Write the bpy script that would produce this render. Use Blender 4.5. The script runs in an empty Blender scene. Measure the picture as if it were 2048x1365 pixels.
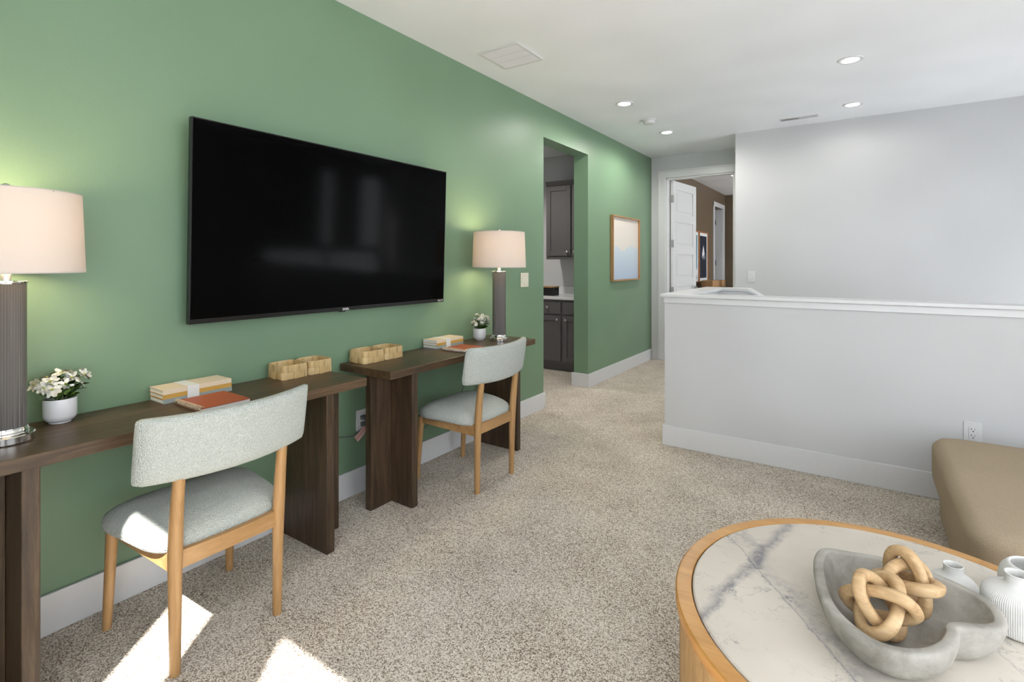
import bpy, bmesh, math, random
from math import pi, sin, cos, tan, atan, radians
from mathutils import Vector, Matrix
random.seed(7)
S = bpy.context.scene
C = S.collection

# ------------------------------------------------------------------ camera, sky, sun, exposure
CAM_YAW = atan(698 / 1027)
cd = bpy.data.cameras.new('camera'); cam = bpy.data.objects.new('camera', cd); C.objects.link(cam)
cam.location = (2.37, 0.0, 1.305)
cam.rotation_euler = (pi / 2, 0, CAM_YAW)
cd.sensor_fit = 'HORIZONTAL'; cd.sensor_width = 36.0
cd.lens = 36.0 * 1027 / 2048
cd.shift_y = -(682.5 - 527) / 2048
cd.clip_start = 0.02
S.camera = cam

S.view_settings.view_transform = 'Standard'
S.view_settings.look = 'None'
S.view_settings.exposure = 0.04
S.view_settings.gamma = 1.0
S.view_settings.use_curve_mapping = False

w = bpy.data.worlds.new('sky'); S.world = w; w.use_nodes = True
bg = w.node_tree.nodes['Background']
bg.inputs['Color'].default_value = (0.88, 0.945, 1.0, 1)
bg.inputs['Strength'].default_value = 5.2

SUN_EL, SUN_H = radians(49.2), Vector((0.63, -0.78, 0)).normalized()
sd = bpy.data.lights.new('sun', 'SUN'); sd.energy = 26.0; sd.angle = radians(0.6); sd.color = (1.0, 0.97, 0.93)
sun = bpy.data.objects.new('sun', sd); C.objects.link(sun)
to_sun = SUN_H * cos(SUN_EL) + Vector((0, 0, sin(SUN_EL)))
sun.rotation_euler = to_sun.to_track_quat('Z', 'Y').to_euler()
sun.location = (6, -6, 8)

def portal(name, loc, rot, sx, sy):
    l = bpy.data.lights.new(name, 'AREA'); l.shape = 'RECTANGLE'; l.size = sx; l.size_y = sy
    l.cycles.is_portal = True
    o = bpy.data.objects.new(name, l); C.objects.link(o); o.location = loc; o.rotation_euler = rot
    return o
YB = -0.60      # inner face of the window wall behind the camera
XR = 4.60       # inner face of the right wall
ZC = 2.74       # ceiling
WIN_BACK = [(1.40, 1.745, 0.35, 2.642), (2.02, 4.1, 0.35, 2.642)]            # x0 x1 z0 z1
WIN_STAIR_AND_FILL = [(-0.1, 2.3, 0.4, 2.44), (3.95, 6.03, -1.0, 1.25), (4.84, 5.08, 1.30, 2.50), (5.58, 6.03, 1.30, 2.50), (7.25, 11.2, 0.3, 2.6)]  # y0 y1 z0 z1; room, low stair and bedroom openings unseen, added as daylight fill
for i, (a, b, c, d) in enumerate(WIN_BACK):
    portal('window_portal', ((a + b) / 2, YB - 0.14, (c + d) / 2), (pi / 2, 0, pi), b - a, d - c)
for i, (a, b, c, d) in enumerate(WIN_STAIR_AND_FILL):
    portal('window_portal', (XR + 0.14, (a + b) / 2, (c + d) / 2), (pi / 2, 0, -pi / 2), b - a, d - c)

cy = S.cycles
cy.max_bounces = 6; cy.diffuse_bounces = 4; cy.glossy_bounces = 2; cy.transmission_bounces = 3; cy.transparent_max_bounces = 6
cy.use_adaptive_sampling = True; cy.adaptive_threshold = 0.04
cy.caustics_reflective = False; cy.caustics_refractive = False

# ------------------------------------------------------------------ materials
class N:
    """small helper around a material's node tree"""
    def __init__(self, name):
        self.m = bpy.data.materials.new(name); self.m.use_nodes = True
        self.t = self.m.node_tree; self.b = self.t.nodes['Principled BSDF']
    def node(self, kind, **kw):
        n = self.t.nodes.new('ShaderNode' + kind)
        for k, v in kw.items(): setattr(n, k, v)
        return n
    def link(self, a, b): self.t.links.new(a, b)
    def coord(self, scale=(1, 1, 1), rot=(0, 0, 0), loc=(0, 0, 0), kind='Object'):
        tc = self.node('TexCoord'); mp = self.node('Mapping')
        mp.inputs['Scale'].default_value = scale; mp.inputs['Rotation'].default_value = rot; mp.inputs['Location'].default_value = loc
        self.link(tc.outputs[kind], mp.inputs['Vector']); return mp.outputs['Vector']
    def noise(self, vec, scale, detail=3, rough=0.55, dist=0.0):
        n = self.node('TexNoise'); n.inputs['Scale'].default_value = scale; n.inputs['Detail'].default_value = detail
        n.inputs['Roughness'].default_value = rough; n.inputs['Distortion'].default_value = dist
        self.link(vec, n.inputs['Vector']); return n.outputs['Fac']
    def ramp(self, fac, stops, interp='LINEAR'):
        r = self.node('ValToRGB'); r.color_ramp.interpolation = interp
        e = r.color_ramp.elements
        while len(e) < len(stops): e.new(0.5)
        for i, (p, c) in enumerate(stops):
            e[i].position = p; e[i].color = (c[0], c[1], c[2], 1)
        self.link(fac, r.inputs['Fac']); return r.outputs['Color']
    def math(self, op, a, b=None, c=None, clamp=False):
        n = self.node('Math', operation=op); n.use_clamp = clamp
        for i, v in enumerate((a, b, c)):
            if v is None: continue
            if isinstance(v, (int, float)): n.inputs[i].default_value = v
            else: self.link(v, n.inputs[i])
        return n.outputs[0]
    def mix(self, fac, a, b, mode='MIX'):
        n = self.node('Mix', data_type='RGBA', blend_type=mode)
        if isinstance(fac, (int, float)): n.inputs[0].default_value = fac
        else: self.link(fac, n.inputs[0])
        for i, v in ((6, a), (7, b)):
            if isinstance(v, tuple): n.inputs[i].default_value = (*v, 1)
            else: self.link(v, n.inputs[i])
        return n.outputs[2]
    def bump(self, h, strength=0.3, dist=0.002):
        n = self.node('Bump'); n.inputs['Strength'].default_value = strength; n.inputs['Distance'].default_value = dist
        self.link(h, n.inputs['Height']); self.link(n.outputs['Normal'], self.b.inputs['Normal'])
    def color(self, c):
        if isinstance(c, tuple): self.b.inputs['Base Color'].default_value = (*c, 1)
        else: self.link(c, self.b.inputs['Base Color'])
    def set(self, rough=0.5, metal=0.0, spec=0.5, **kw):
        self.b.inputs['Roughness'].default_value = rough; self.b.inputs['Metallic'].default_value = metal
        self.b.inputs['Specular IOR Level'].default_value = spec
        for k, v in kw.items(): self.b.inputs[k].default_value = v

def plain(name, col, rough=0.5, metal=0.0, spec=0.5, var=0.04, scale=30, bump=0.0):
    n = N(name); v = n.coord(); f = n.noise(v, scale, 3)
    d = tuple(max(0, c * (1 - var)) for c in col); l = tuple(min(1, c * (1 + var)) for c in col)
    n.color(n.ramp(f, [(0.3, d), (0.7, l)])); n.set(rough, metal, spec)
    if bump: n.bump(f, bump, 0.001)
    return n.m

def paint(name, col, rough=0.45, scale=90, bump=0.12):
    n = N(name); v = n.coord()
    f = n.noise(v, 2.2, 0); n.color(n.ramp(f, [(0.25, tuple(c * 0.97 for c in col)), (0.75, tuple(c * 1.03 for c in col))]))
    n.set(rough, 0, 0.35); n.bump(n.noise(v, scale, 1, 0.6), bump, 0.002); return n.m

def wood(name, dark, mid, light, axis='Y', grain=16, rough=0.45, bump=0.12, stretch=14, spec=0.4):
    n = N(name)
    sc = {'X': (1, stretch, stretch), 'Y': (stretch, 1, stretch), 'Z': (stretch, stretch, 1)}[axis]
    v = n.coord(sc); f = n.noise(v, grain / 8, 5, 0.62, 0.6); g = n.noise(v, grain * 1.3, 2, 0.6)
    big = n.noise(n.coord(tuple(x / 4 for x in sc), loc=(3, 1, 7)), 1.4, 3)
    h = n.math('ADD', n.math('MULTIPLY', f, 0.55), n.math('ADD', n.math('MULTIPLY', g, 0.2), n.math('MULTIPLY', big, 0.25)))
    n.color(n.ramp(h, [(0.34, dark), (0.5, mid), (0.66, light)])); n.set(rough, 0, spec); n.bump(g, bump, 0.0015); return n.m

M = {}
M['green'] = paint('sage_green_paint', (0.160, 0.252, 0.160), 0.42, 70, 0.16)
M['white'] = paint('white_wall_paint', (0.545, 0.545, 0.55), 0.55, 80, 0.10)
M['ceil'] = paint('white_ceiling_paint', (0.76, 0.775, 0.80), 0.6, 70, 0.08)
M['trim'] = plain('white_trim_enamel', (0.63, 0.63, 0.635), 0.32, var=0.01)
M['brown'] = paint('brown_wall_paint', (0.135, 0.098, 0.063), 0.5)
M['grey_cab'] = plain('grey_cabinet_paint', (0.105, 0.098, 0.098), 0.4, var=0.03)
M['dark_wood'] = wood('dark_stained_wood_y', (0.026, 0.015, 0.008), (0.066, 0.040, 0.021), (0.13, 0.082, 0.045), 'Y', 22, 0.38, 0.25)
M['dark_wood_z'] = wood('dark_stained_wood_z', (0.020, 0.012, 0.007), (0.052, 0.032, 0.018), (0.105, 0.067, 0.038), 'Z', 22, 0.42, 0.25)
M['oak'] = wood('honey_oak', (0.25, 0.135, 0.052), (0.375, 0.215, 0.090), (0.47, 0.285, 0.13), 'Z', 14, 0.4, 0.08)
M['oak_y'] = wood('honey_oak_y', (0.25, 0.135, 0.052), (0.375, 0.215, 0.090), (0.47, 0.285, 0.13), 'Y', 14, 0.4, 0.08)
M['rimwood'] = wood('golden_rim_wood', (0.32, 0.145, 0.035), (0.47, 0.235, 0.065), (0.58, 0.32, 0.105), 'X', 9, 0.38, 0.08, 6)
M['drumwood'] = wood('rough_drum_wood', (0.16, 0.085, 0.033), (0.40, 0.245, 0.105), (0.56, 0.38, 0.20), 'Z', 20, 0.6, 0.4, 7)
M['knotwood'] = wood('carved_knot_wood', (0.29, 0.165, 0.072), (0.52, 0.345, 0.18), (0.66, 0.48, 0.285), 'X', 22, 0.5, 0.25, 5)
M['frame_wood'] = wood('frame_wood', (0.22, 0.115, 0.045), (0.36, 0.20, 0.085), (0.46, 0.27, 0.13), 'Z', 14, 0.45, 0.1)
M['red_wood'] = wood('reddish_frame_wood', (0.20, 0.075, 0.03), (0.33, 0.13, 0.05), (0.42, 0.19, 0.08), 'Z', 14, 0.45, 0.1)
M['chrome'] = plain('polished_chrome', (0.72, 0.71, 0.69), 0.08, 1.0, var=0.01)
M['nickel'] = plain('brushed_nickel', (0.42, 0.41, 0.40), 0.3, 1.0, var=0.03)
M['gold'] = plain('gold_wire', (0.90, 0.82, 0.62), 0.3, 1.0, var=0.02)
M['black'] = plain('black_plastic', (0.010, 0.010, 0.011), 0.35, var=0.05)
M['darkgap'] = plain('dark_recess', (0.02, 0.02, 0.02), 0.8, var=0.02)
M['ceramic'] = plain('white_ceramic', (0.66, 0.66, 0.67), 0.35, var=0.01)
M['ceramic_matte'] = plain('matte_white_ceramic', (0.62, 0.605, 0.58), 0.6, var=0.015)
M['plate'] = plain('white_plastic_plate', (0.62, 0.62, 0.62), 0.35, var=0.01)
M['plate_cream'] = plain('cream_plastic_plate', (0.66, 0.63, 0.52), 0.4, var=0.01)
M['petal'] = plain('white_petal', (0.82, 0.82, 0.75), 0.6, var=0.05, scale=120)
M['pistil'] = plain('yellow_green_centre', (0.33, 0.36, 0.06), 0.7, var=0.3, scale=400)
M['leaf'] = plain('green_leaf', (0.15, 0.25, 0.045), 0.5, var=0.35, scale=60)
M['leaf_dark'] = plain('dark_green_leaf', (0.030, 0.075, 0.028), 0.5, var=0.3, scale=60)
M['stem'] = plain('green_stem', (0.12, 0.19, 0.06), 0.6, var=0.2)
M['soil'] = plain('dark_moss_soil', (0.03, 0.026, 0.018), 0.9, var=0.4, scale=200, bump=0.6)
M['paper'] = plain('white_paper_pages', (0.74, 0.75, 0.73), 0.7, var=0.03, scale=300)
M['cream'] = plain('cream_book_cloth', (0.72, 0.60, 0.44), 0.7, var=0.02, scale=300)
M['mustard'] = plain('mustard_book_cloth', (0.56, 0.32, 0.065), 0.7, var=0.03, scale=300)
M['bluegrey'] = plain('blue_grey_book_cloth', (0.30, 0.35, 0.34), 0.7, var=0.03, scale=300)
M['rust'] = plain('rust_leather', (0.36, 0.062, 0.013), 0.4, var=0.06, scale=200, bump=0.1)
M['quartz'] = plain('white_quartz', (0.72, 0.72, 0.72), 0.2, var=0.02)
M['bamboo'] = wood('pale_woven_bark', (0.46, 0.315, 0.145), (0.62, 0.455, 0.235), (0.72, 0.56, 0.325), 'Z', 18, 0.55, 0.15, 6)
M['bamboo2'] = wood('pale_woven_bark_warm', (0.40, 0.26, 0.11), (0.56, 0.395, 0.185), (0.66, 0.49, 0.26), 'Z', 18, 0.55, 0.15, 6)
M['tag'] = plain('pink_tag_paper', (0.62, 0.40, 0.36), 0.7, var=0.1, scale=90)
M['cordm'] = plain('clear_grey_cord', (0.20, 0.20, 0.18), 0.4, var=0.05)
M['plug'] = plain('grey_plug_plastic', (0.10, 0.105, 0.11), 0.4, var=0.05)
M['ink'] = plain('printed_ink', (0.45, 0.45, 0.44), 0.6, var=0.02)
M['logo'] = plain('silver_white_print', (0.75, 0.75, 0.75), 0.4, var=0.02)
M['acrylic'] = plain('clear_acrylic_neck', (0.70, 0.72, 0.74), 0.12, 0.6, var=0.02)

def carpet():
    n = N('speckled_beige_carpet'); v = n.coord()
    vo = n.node('TexVoronoi'); vo.inputs['Scale'].default_value = 270; n.link(v, vo.inputs['Vector'])
    sep = n.node('SeparateColor'); n.link(vo.outputs['Color'], sep.inputs[0])
    f1 = n.noise(v, 430, 1, 0.6); f2 = n.noise(v, 3.2, 2, 0.6)
    s = n.math('ADD', n.math('MULTIPLY', sep.outputs[0], 0.55), n.math('MULTIPLY', f1, 0.45))
    s = n.math('ADD', s, n.math('MULTIPLY', n.math('SUBTRACT', f2, 0.5), 0.22))
    n.color(n.ramp(s, [(0.24, (0.17, 0.13, 0.10)), (0.38, (0.44, 0.37, 0.295)), (0.54, (0.66, 0.585, 0.495)), (0.76, (0.86, 0.795, 0.71))]))
    h = n.math('ADD', n.math('MULTIPLY', f1, 0.6), n.math('SUBTRACT', 0.6, vo.outputs['Distance']))
    n.set(0.95, 0, 0.1); n.bump(h, 0.65, 0.005); return n.m
M['carpet'] = carpet()

def boucle(name, lo, hi, scale=170, strength=0.8, dist=0.004):
    n = N(name); v = n.coord()
    vo = n.node('TexVoronoi'); vo.inputs['Scale'].default_value = scale; n.link(v, vo.inputs['Vector'])
    f = n.noise(v, scale * 0.7, 4, 0.65)
    h = n.math('ADD', n.math('MULTIPLY', f, 0.8), n.math('SUBTRACT', 0.5, vo.outputs['Distance']))
    n.color(n.ramp(h, [(0.35, lo), (0.75, hi)])); n.set(0.95, 0, 0.1); n.bump(h, strength, dist); return n.m
M['boucle'] = boucle('ivory_boucle', (0.455, 0.485, 0.455), (0.585, 0.615, 0.58), 240, 0.9, 0.005)
M['taupe'] = boucle('taupe_weave_fabric', (0.33, 0.26, 0.183), (0.43, 0.345, 0.245), 420, 0.4, 0.0015)

def concrete():
    n = N('grey_concrete'); v = n.coord()
    f = n.noise(v, 9, 6, 0.65, 0.4); g = n.noise(v, 60, 4, 0.6)
    n.color(n.ramp(f, [(0.3, (0.20, 0.182, 0.155)), (0.5, (0.315, 0.295, 0.26)), (0.7, (0.42, 0.395, 0.355))]))
    n.set(0.8, 0, 0.3); n.bump(n.math('ADD', n.math('MULTIPLY', f, 0.7), n.math('MULTIPLY', g, 0.3)), 0.35, 0.004); return n.m
M['concrete'] = concrete()

def herringbone():
    n = N('woven_leather_herringbone'); tc = n.node('TexCoord'); sx = n.node('SeparateXYZ'); n.link(tc.outputs['Object'], sx.inputs[0])
    a = n.math('MULTIPLY', n.math('ARCTAN2', sx.outputs[1], sx.outputs[0]), 22 / (2 * pi))
    zig = n.math('PINGPONG', a, 0.5)
    ph = n.math('ADD', n.math('MULTIPLY', sx.outputs[2], 170.0), n.math('MULTIPLY', zig, 5.0))
    s = n.math('ABSOLUTE', n.math('SINE', n.math('MULTIPLY', ph, pi)))
    edge = n.math('ABSOLUTE', n.math('SINE', n.math('MULTIPLY', a, 2 * pi)))
    h = n.math('MULTIPLY', s, n.math('POWER', edge, 0.3))
    n.color(n.ramp(h, [(0.1, (0.055, 0.05, 0.047)), (0.7, (0.19, 0.175, 0.165))])); n.set(0.32, 0.3, 0.5); n.bump(h, 0.7, 0.002); return n.m
M['herring'] = herringbone()

def marble():
    n = N('white_veined_marble'); v = n.coord(); sx = n.node('SeparateXYZ'); n.link(v, sx.inputs[0])
    nz = n.noise(v, 9, 5, 0.65); nf = n.noise(v, 38, 5, 0.7); nb = n.noise(v, 3, 3)
    def vein(px, py, nx, ny, wob, width, fade):
        d = n.math('ADD', n.math('MULTIPLY', n.math('SUBTRACT', sx.outputs[0], px), nx), n.math('MULTIPLY', n.math('SUBTRACT', sx.outputs[1], py), ny))
        d = n.math('ADD', d, n.math('MULTIPLY', n.math('SUBTRACT', nz, 0.5), wob))
        d = n.math('ADD', d, n.math('MULTIPLY', n.math('SUBTRACT', nf, 0.5), wob * 0.55))
        f = n.math('SUBTRACT', 1.0, n.math('DIVIDE', n.math('ABSOLUTE', d), width), clamp=True)
        return n.math('MULTIPLY', f, fade, clamp=True)
    main = vein(-0.345, 0.08, -0.979, 0.202, 0.06, 0.024, 1.0)
    main = n.math('MULTIPLY', main, n.math('MULTIPLY_ADD', nf, 1.6, -0.1, clamp=True))
    th = vein(-0.26, -0.045, 0.799, 0.602, 0.035, 0.0045, 0.55)
    low = vein(-0.10, -0.20, 0.80, 0.60, 0.16, 0.040, 0.75)
    low = n.math('MULTIPLY', low, n.math('MULTIPLY_ADD', nf, 2.4, -0.75, clamp=True))
    # wandering hairlines
    def hair(sc, k, wd, st):
        q = n.noise(n.coord(loc=(k, k * 0.7, 0)), sc, 4, 0.6, 0.8)
        f = n.math('SUBTRACT', 1.0, n.math('DIVIDE', n.math('ABSOLUTE', n.math('SUBTRACT', q, 0.5)), wd), clamp=True)
        return n.math('MULTIPLY', f, st)
    gate = n.math('MULTIPLY_ADD', n.noise(n.coord(loc=(5, 5, 0)), 11, 3), 5.0, -2.45, clamp=True)
    hl = n.math('MULTIPLY', n.math('ADD', hair(7, 2.0, 0.014, 0.7), hair(15, 9.0, 0.016, 0.6)), gate)
    tot = n.math('ADD', n.math('ADD', main, th), n.math('ADD', low, hl), clamp=True)
    base = n.ramp(nb, [(0.3, (0.53, 0.475, 0.41)), (0.7, (0.62, 0.565, 0.495))])
    n.color(n.mix(tot, base, (0.20, 0.19, 0.205))); n.set(0.5, 0, 0.25); return n.m
M['marble'] = marble()

def shade_mat():
    n = N('linen_lamp_shade'); n.color((0.58, 0.545, 0.52)); n.set(0.9, 0, 0.1)
    v = n.coord((1, 1, 1)); n.bump(n.noise(v, 400, 2), 0.15, 0.0006)
    tr = n.node('BsdfTranslucent'); tr.inputs['Color'].default_value = (0.86, 0.77, 0.68, 1)
    mx = n.node('MixShader'); mx.inputs[0].default_value = 0.22
    n.link(n.b.outputs[0], mx.inputs[1]); n.link(tr.outputs[0], mx.inputs[2])
    n.link(mx.outputs[0], n.t.nodes['Material Output'].inputs['Surface']); return n.m
M['shade'] = shade_mat()

def screen_mat():
    n = N('black_glossy_screen'); v = n.coord(); n.color(n.ramp(n.noise(v, 3, 1), [(0, (0.0008, 0.0008, 0.0009)), (1, (0.001, 0.001, 0.001))]))
    n.set(0.10, 0, 0.06); return n.m
M['screen'] = screen_mat()

def emit(name, col, st):
    n = N(name); n.color((0.9, 0.9, 0.9)); n.b.inputs['Emission Color'].default_value = (*col, 1); n.b.inputs['Emission Strength'].default_value = st
    return n.m
M['led'] = emit('lit_led_lens', (1.0, 0.97, 0.92), 22.0)
M['bulb'] = emit('lit_lamp_bulb', (1.0, 0.80, 0.52), 30.0)
M['bedlight'] = emit('lit_ceiling_fixture', (1.0, 0.97, 0.92), 1.6)

def glass_mat():
    n = N('window_glass'); t = n.node('BsdfTransparent'); g = n.node('BsdfGlossy'); g.inputs['Roughness'].default_value = 0.02
    mx = n.node('MixShader'); mx.inputs[0].default_value = 0.03; n.link(t.outputs[0], mx.inputs[1]); n.link(g.outputs[0], mx.inputs[2])
    n.link(mx.outputs[0], n.t.nodes['Material Output'].inputs['Surface']); return n.m
M['glass'] = glass_mat()

def print_mat(name, sky_top, sky_low, land, land2, base, amp, axis_u=1, peaks=4.0, snow=None, seed=0.0):
    """flat printed landscape: pale sky above a ridge line"""
    n = N(name); tc = n.node('TexCoord'); sx = n.node('SeparateXYZ'); n.link(tc.outputs['Generated'], sx.inputs[0])
    u, z = sx.outputs[axis_u], sx.outputs[2]
    cx = n.node('CombineXYZ'); n.link(u, cx.inputs[0]); cx.inputs[1].default_value = seed
    r = n.noise(cx.outputs[0], peaks, 5, 0.5)
    ridge = n.math('MULTIPLY_ADD', n.math('SUBTRACT', r, 0.5), amp, base)
    sky = n.ramp(z, [(0.4, sky_low), (1.0, sky_top)]); ld = n.ramp(z, [(0.0, land), (0.5, land2)])
    c = n.mix(n.math('MULTIPLY', n.math('SUBTRACT', ridge, z), 60.0, clamp=True), sky, ld)
    if snow:
        w2 = n.noise(tc.outputs['Generated'], 9, 5, 0.7)
        d = n.math('SUBTRACT', ridge, z)
        m = n.math('MULTIPLY', n.math('MULTIPLY', d, 30.0, clamp=True), n.math('MULTIPLY', n.math('SUBTRACT', snow[1], n.math('ADD', d, n.math('MULTIPLY', w2, 0.25))), 12.0, clamp=True))
        c = n.mix(m, c, snow[0])
    n.color(c); n.set(0.35, 0, 0.3); return n.m

# ------------------------------------------------------------------ mesh helpers
def box(bm, x0, x1, y0, y1, z0, z1, bev=0.0, seg=2):
    m = Matrix.Translation(((x0 + x1) / 2, (y0 + y1) / 2, (z0 + z1) / 2)) @ Matrix.Diagonal((abs(x1 - x0), abs(y1 - y0), abs(z1 - z0), 1))
    r = bmesh.ops.create_cube(bm, size=1.0, matrix=m)
    if bev:
        es = list({e for v in r['verts'] for e in v.link_edges})
        bmesh.ops.bevel(bm, geom=es, offset=bev, segments=seg, affect='EDGES', profile=0.5)
    return bm
def B(*a, **k): return box(bmesh.new(), *a, **k)
def loft(bm, rings, closed=True, cap0=True, cap1=True):
    vs = [[bm.verts.new(p) for p in r] for r in rings]; n = len(vs[0])
    for a, b in zip(vs, vs[1:]):
        for i in range(n if closed else n - 1):
            j = (i + 1) % n
            bm.faces.new((a[i], a[j], b[j], b[i]))
    if cap0 and closed: bm.faces.new(list(reversed(vs[0])))
    if cap1 and closed: bm.faces.new(vs[-1])
    return bm
def lathe(prof, n=40, c=(0, 0), cap0=True, cap1=True, bm=None, rib=None):
    bm = bm or bmesh.new()
    rings = []
    for r, z in prof:
        ring = []
        for i in range(n):
            a = 2 * pi * i / n; rr = r
            if rib: rr = r + rib(i, z)
            ring.append((c[0] + rr * cos(a), c[1] + rr * sin(a), z))
        rings.append(ring)
    return loft(bm, rings, True, cap0, cap1)
def frame_at(t):
    t = t.normalized(); a = Vector((0, 0, 1)) if abs(t.z) < 0.9 else Vector((1, 0, 0))
    u = t.cross(a).normalized(); return u, t.cross(u).normalized()
def tube(pts, rad, n=10, closed=False, bm=None, sq=0.0):
    bm = bm or bmesh.new(); pts = [Vector(p) for p in pts]; k = len(pts); rings = []; u = None
    for i, p in enumerate(pts):
        t = (pts[(i + 1) % k] - pts[i - 1]) if closed else (pts[min(i + 1, k - 1)] - pts[max(i - 1, 0)])
        t = t.normalized()
        if u is None: u, _ = frame_at(t)
        u = (u - t * u.dot(t)).normalized(); v = t.cross(u)
        r = rad[i] if isinstance(rad, (list, tuple)) else rad
        ring = []
        for j in range(n):
            a = 2 * pi * j / n; ca, sa = cos(a), sin(a)
            f = 1.0
            if sq: f = 1.0 / ((abs(ca) ** sq + abs(sa) ** sq) ** (1.0 / sq))
            ring.append(p + (u * ca + v * sa) * r * f)
        rings.append(ring)
    if closed:
        vs = [[bm.verts.new(p) for p in r] for r in rings]
        for a in range(k):
            b = (a + 1) % k
            for j in range(n):
                l = (j + 1) % n; bm.faces.new((vs[a][j], vs[a][l], vs[b][l], vs[b][j]))
        return bm
    return loft(bm, rings)
def prism(poly, axis, a0, a1, bm=None):
    """closed 2D polygon extruded along an axis; poly gives the two other coordinates in xyz order"""
    bm = bm or bmesh.new()
    def mk(p, a): return {'X': (a, p[0], p[1]), 'Y': (p[0], a, p[1]), 'Z': (p[0], p[1], a)}[axis]
    loft(bm, [[mk(p, a0) for p in poly], [mk(p, a1) for p in poly]])
    bmesh.ops.recalc_face_normals(bm, faces=bm.faces[:]); return bm
def catmull(P, k, closed=True):
    P = [Vector(p) for p in P]; n = len(P); out = []
    for i in range(n if closed else n - 1):
        p0, p1, p2, p3 = (P[(i - 1) % n], P[i], P[(i + 1) % n], P[(i + 2) % n]) if closed else (P[max(i - 1, 0)], P[i], P[i + 1], P[min(i + 2, n - 1)])
        for j in range(k):
            t = j / k
            out.append(0.5 * ((2 * p1) + (p2 - p0) * t + (2 * p0 - 5 * p1 + 4 * p2 - p3) * t * t + (3 * p1 - p0 - 3 * p2 + p3) * t ** 3))
    if not closed: out.append(P[-1])
    return out
def cells(us, vs, holes):
    """rectangles of a panel, minus the holes"""
    U = sorted(set(us) | {h[0] for h in holes} | {h[1] for h in holes}); V = sorted(set(vs) | {h[2] for h in holes} | {h[3] for h in holes})
    U = [u for u in U if us[0] <= u <= us[1]]; V = [v for v in V if vs[0] <= v <= vs[1]]
    for a, b in zip(U, U[1:]):
        run = None
        for c, d in zip(V, V[1:]):
            mu, mv = (a + b) / 2, (c + d) / 2
            hole = any(h[0] < mu < h[1] and h[2] < mv < h[3] for h in holes)
            if hole:
                if run: yield (a, b, *run)
                run = None
            else: run = (run[0], d) if run else (c, d)
        if run: yield (a, b, *run)
def wall(axis, p0, p1, u0, u1, z0, z1, holes=()):
    bm = bmesh.new()
    for a, b, c, d in cells((u0, u1), (z0, z1), holes):
        if axis == 'X': box(bm, p0, p1, a, b, c, d)
        elif axis == 'Y': box(bm, a, b, p0, p1, c, d)
        else: box(bm, a, b, c, d, p0, p1)
    return bm

def obj(name, bm, mat, parent=None, smooth=False, ang=40):
    me = bpy.data.meshes.new(name)
    if isinstance(bm, bmesh.types.BMesh):
        bmesh.ops.recalc_face_normals(bm, faces=bm.faces[:]); bm.to_mesh(me); bm.free()
    else: me = bm
    if isinstance(mat, str): mat = M[mat]
    if not me.materials: me.materials.append(mat)
    if smooth:
        for p in me.polygons: p.use_smooth = True
        me.set_sharp_from_angle(angle=radians(ang))
    o = bpy.data.objects.new(name, me); C.objects.link(o)
    if parent: o.parent = parent
    return o
def tag(o, label, cat, group=None):
    o['label'] = label; o['category'] = cat
    if group: o['group'] = group
    return o
def thing(name, label, cat, loc=(0, 0, 0), rotz=0.0, group=None):
    o = bpy.data.objects.new(name, None); o.empty_display_size = 0.05; C.objects.link(o)
    o.location = loc; o.rotation_euler = (0, 0, rotz); return tag(o, label, cat, group)
def struct(name, bm, mat, parent=None, smooth=False):
    o = obj(name, bm, mat, parent, smooth)
    if not parent: o['kind'] = 'structure'
    return o
def copy_tree(o, parent=None):
    c = o.copy(); C.objects.link(c); c.parent = parent
    for ch in list(o.children): copy_tree(ch, c)
    return c
def dup(o, loc, label=None, rotz=None):
    c = copy_tree(o); c.location = loc
    if label: c['label'] = label
    if rotz is not None: c.rotation_euler = (0, 0, rotz)
    return c
def text_mesh(body, size, depth):
    cu = bpy.data.curves.new('lettering', 'FONT'); cu.body = body; cu.size = size; cu.extrude = depth; cu.align_x = 'CENTER'; cu.align_y = 'CENTER'; cu.resolution_u = 3
    o = bpy.data.objects.new('lettering', cu); C.objects.link(o)
    dg = bpy.context.evaluated_depsgraph_get(); dg.update()
    me = bpy.data.meshes.new_from_object(o.evaluated_get(dg)); me.materials.clear()
    bpy.data.objects.remove(o); bpy.data.curves.remove(cu); return me

# ------------------------------------------------------------------ the setting
XS, YH = 1.32, 3.80           # stair hole starts
YSW = 6.09                    # stair wall
YE = 6.88                     # hall end wall
struct('floor', wall('Z', -0.25, 0.0, -2.9, 4.75, -0.75, 11.6, [(XS, XR, YH, YSW)]), 'carpet')
struct('ceiling', B(-2.9, 4.75, -0.75, 11.6, ZC, ZC + 0.12), 'ceil')
OP0, OP1, OPZ = 3.993, 4.906, 2.447
struct('wall_left', wall('X', -0.165, 0.0, -0.75, YE + 0.12, 0, ZC, [(OP0, OP1, -1, OPZ)]), 'green')
D0, D1, DZ = 0.20, 1.06, 2.45   # bedroom doorway
struct('wall_end', wall('Y', YE, YE + 0.12, 0.0, XR, 0, ZC, [(D0, D1, -1, DZ)]), 'white')
struct('wall_stair', wall('Y', YSW, YSW + 0.12, 1.22, XR, -1.7, ZC), 'white')
struct('wall_hall', wall('X', 1.22, 1.34, YSW + 0.12, YE, 0, ZC), 'white')
struct('wall_back', wall('Y', YB - 0.15, YB, -0.165, XR + 0.15, 0, ZC, WIN_BACK), 'white')
struct('wall_right', wall('X', XR, XR + 0.15, YB, 11.6, -1.7, ZC, WIN_STAIR_AND_FILL), 'white')
BD0, BD1, BDZ = 10.50, 11.27, 2.42
struct('wall_bedroom_left', wall('X', -0.15, 0.0, YE + 0.12, 11.49, 0, ZC, [(BD0, BD1, -1, BDZ)]), 'brown')
struct('wall_bedroom_end', wall('Y', 11.49, 11.6, -0.15, XR, 0, ZC), 'brown')
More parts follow.
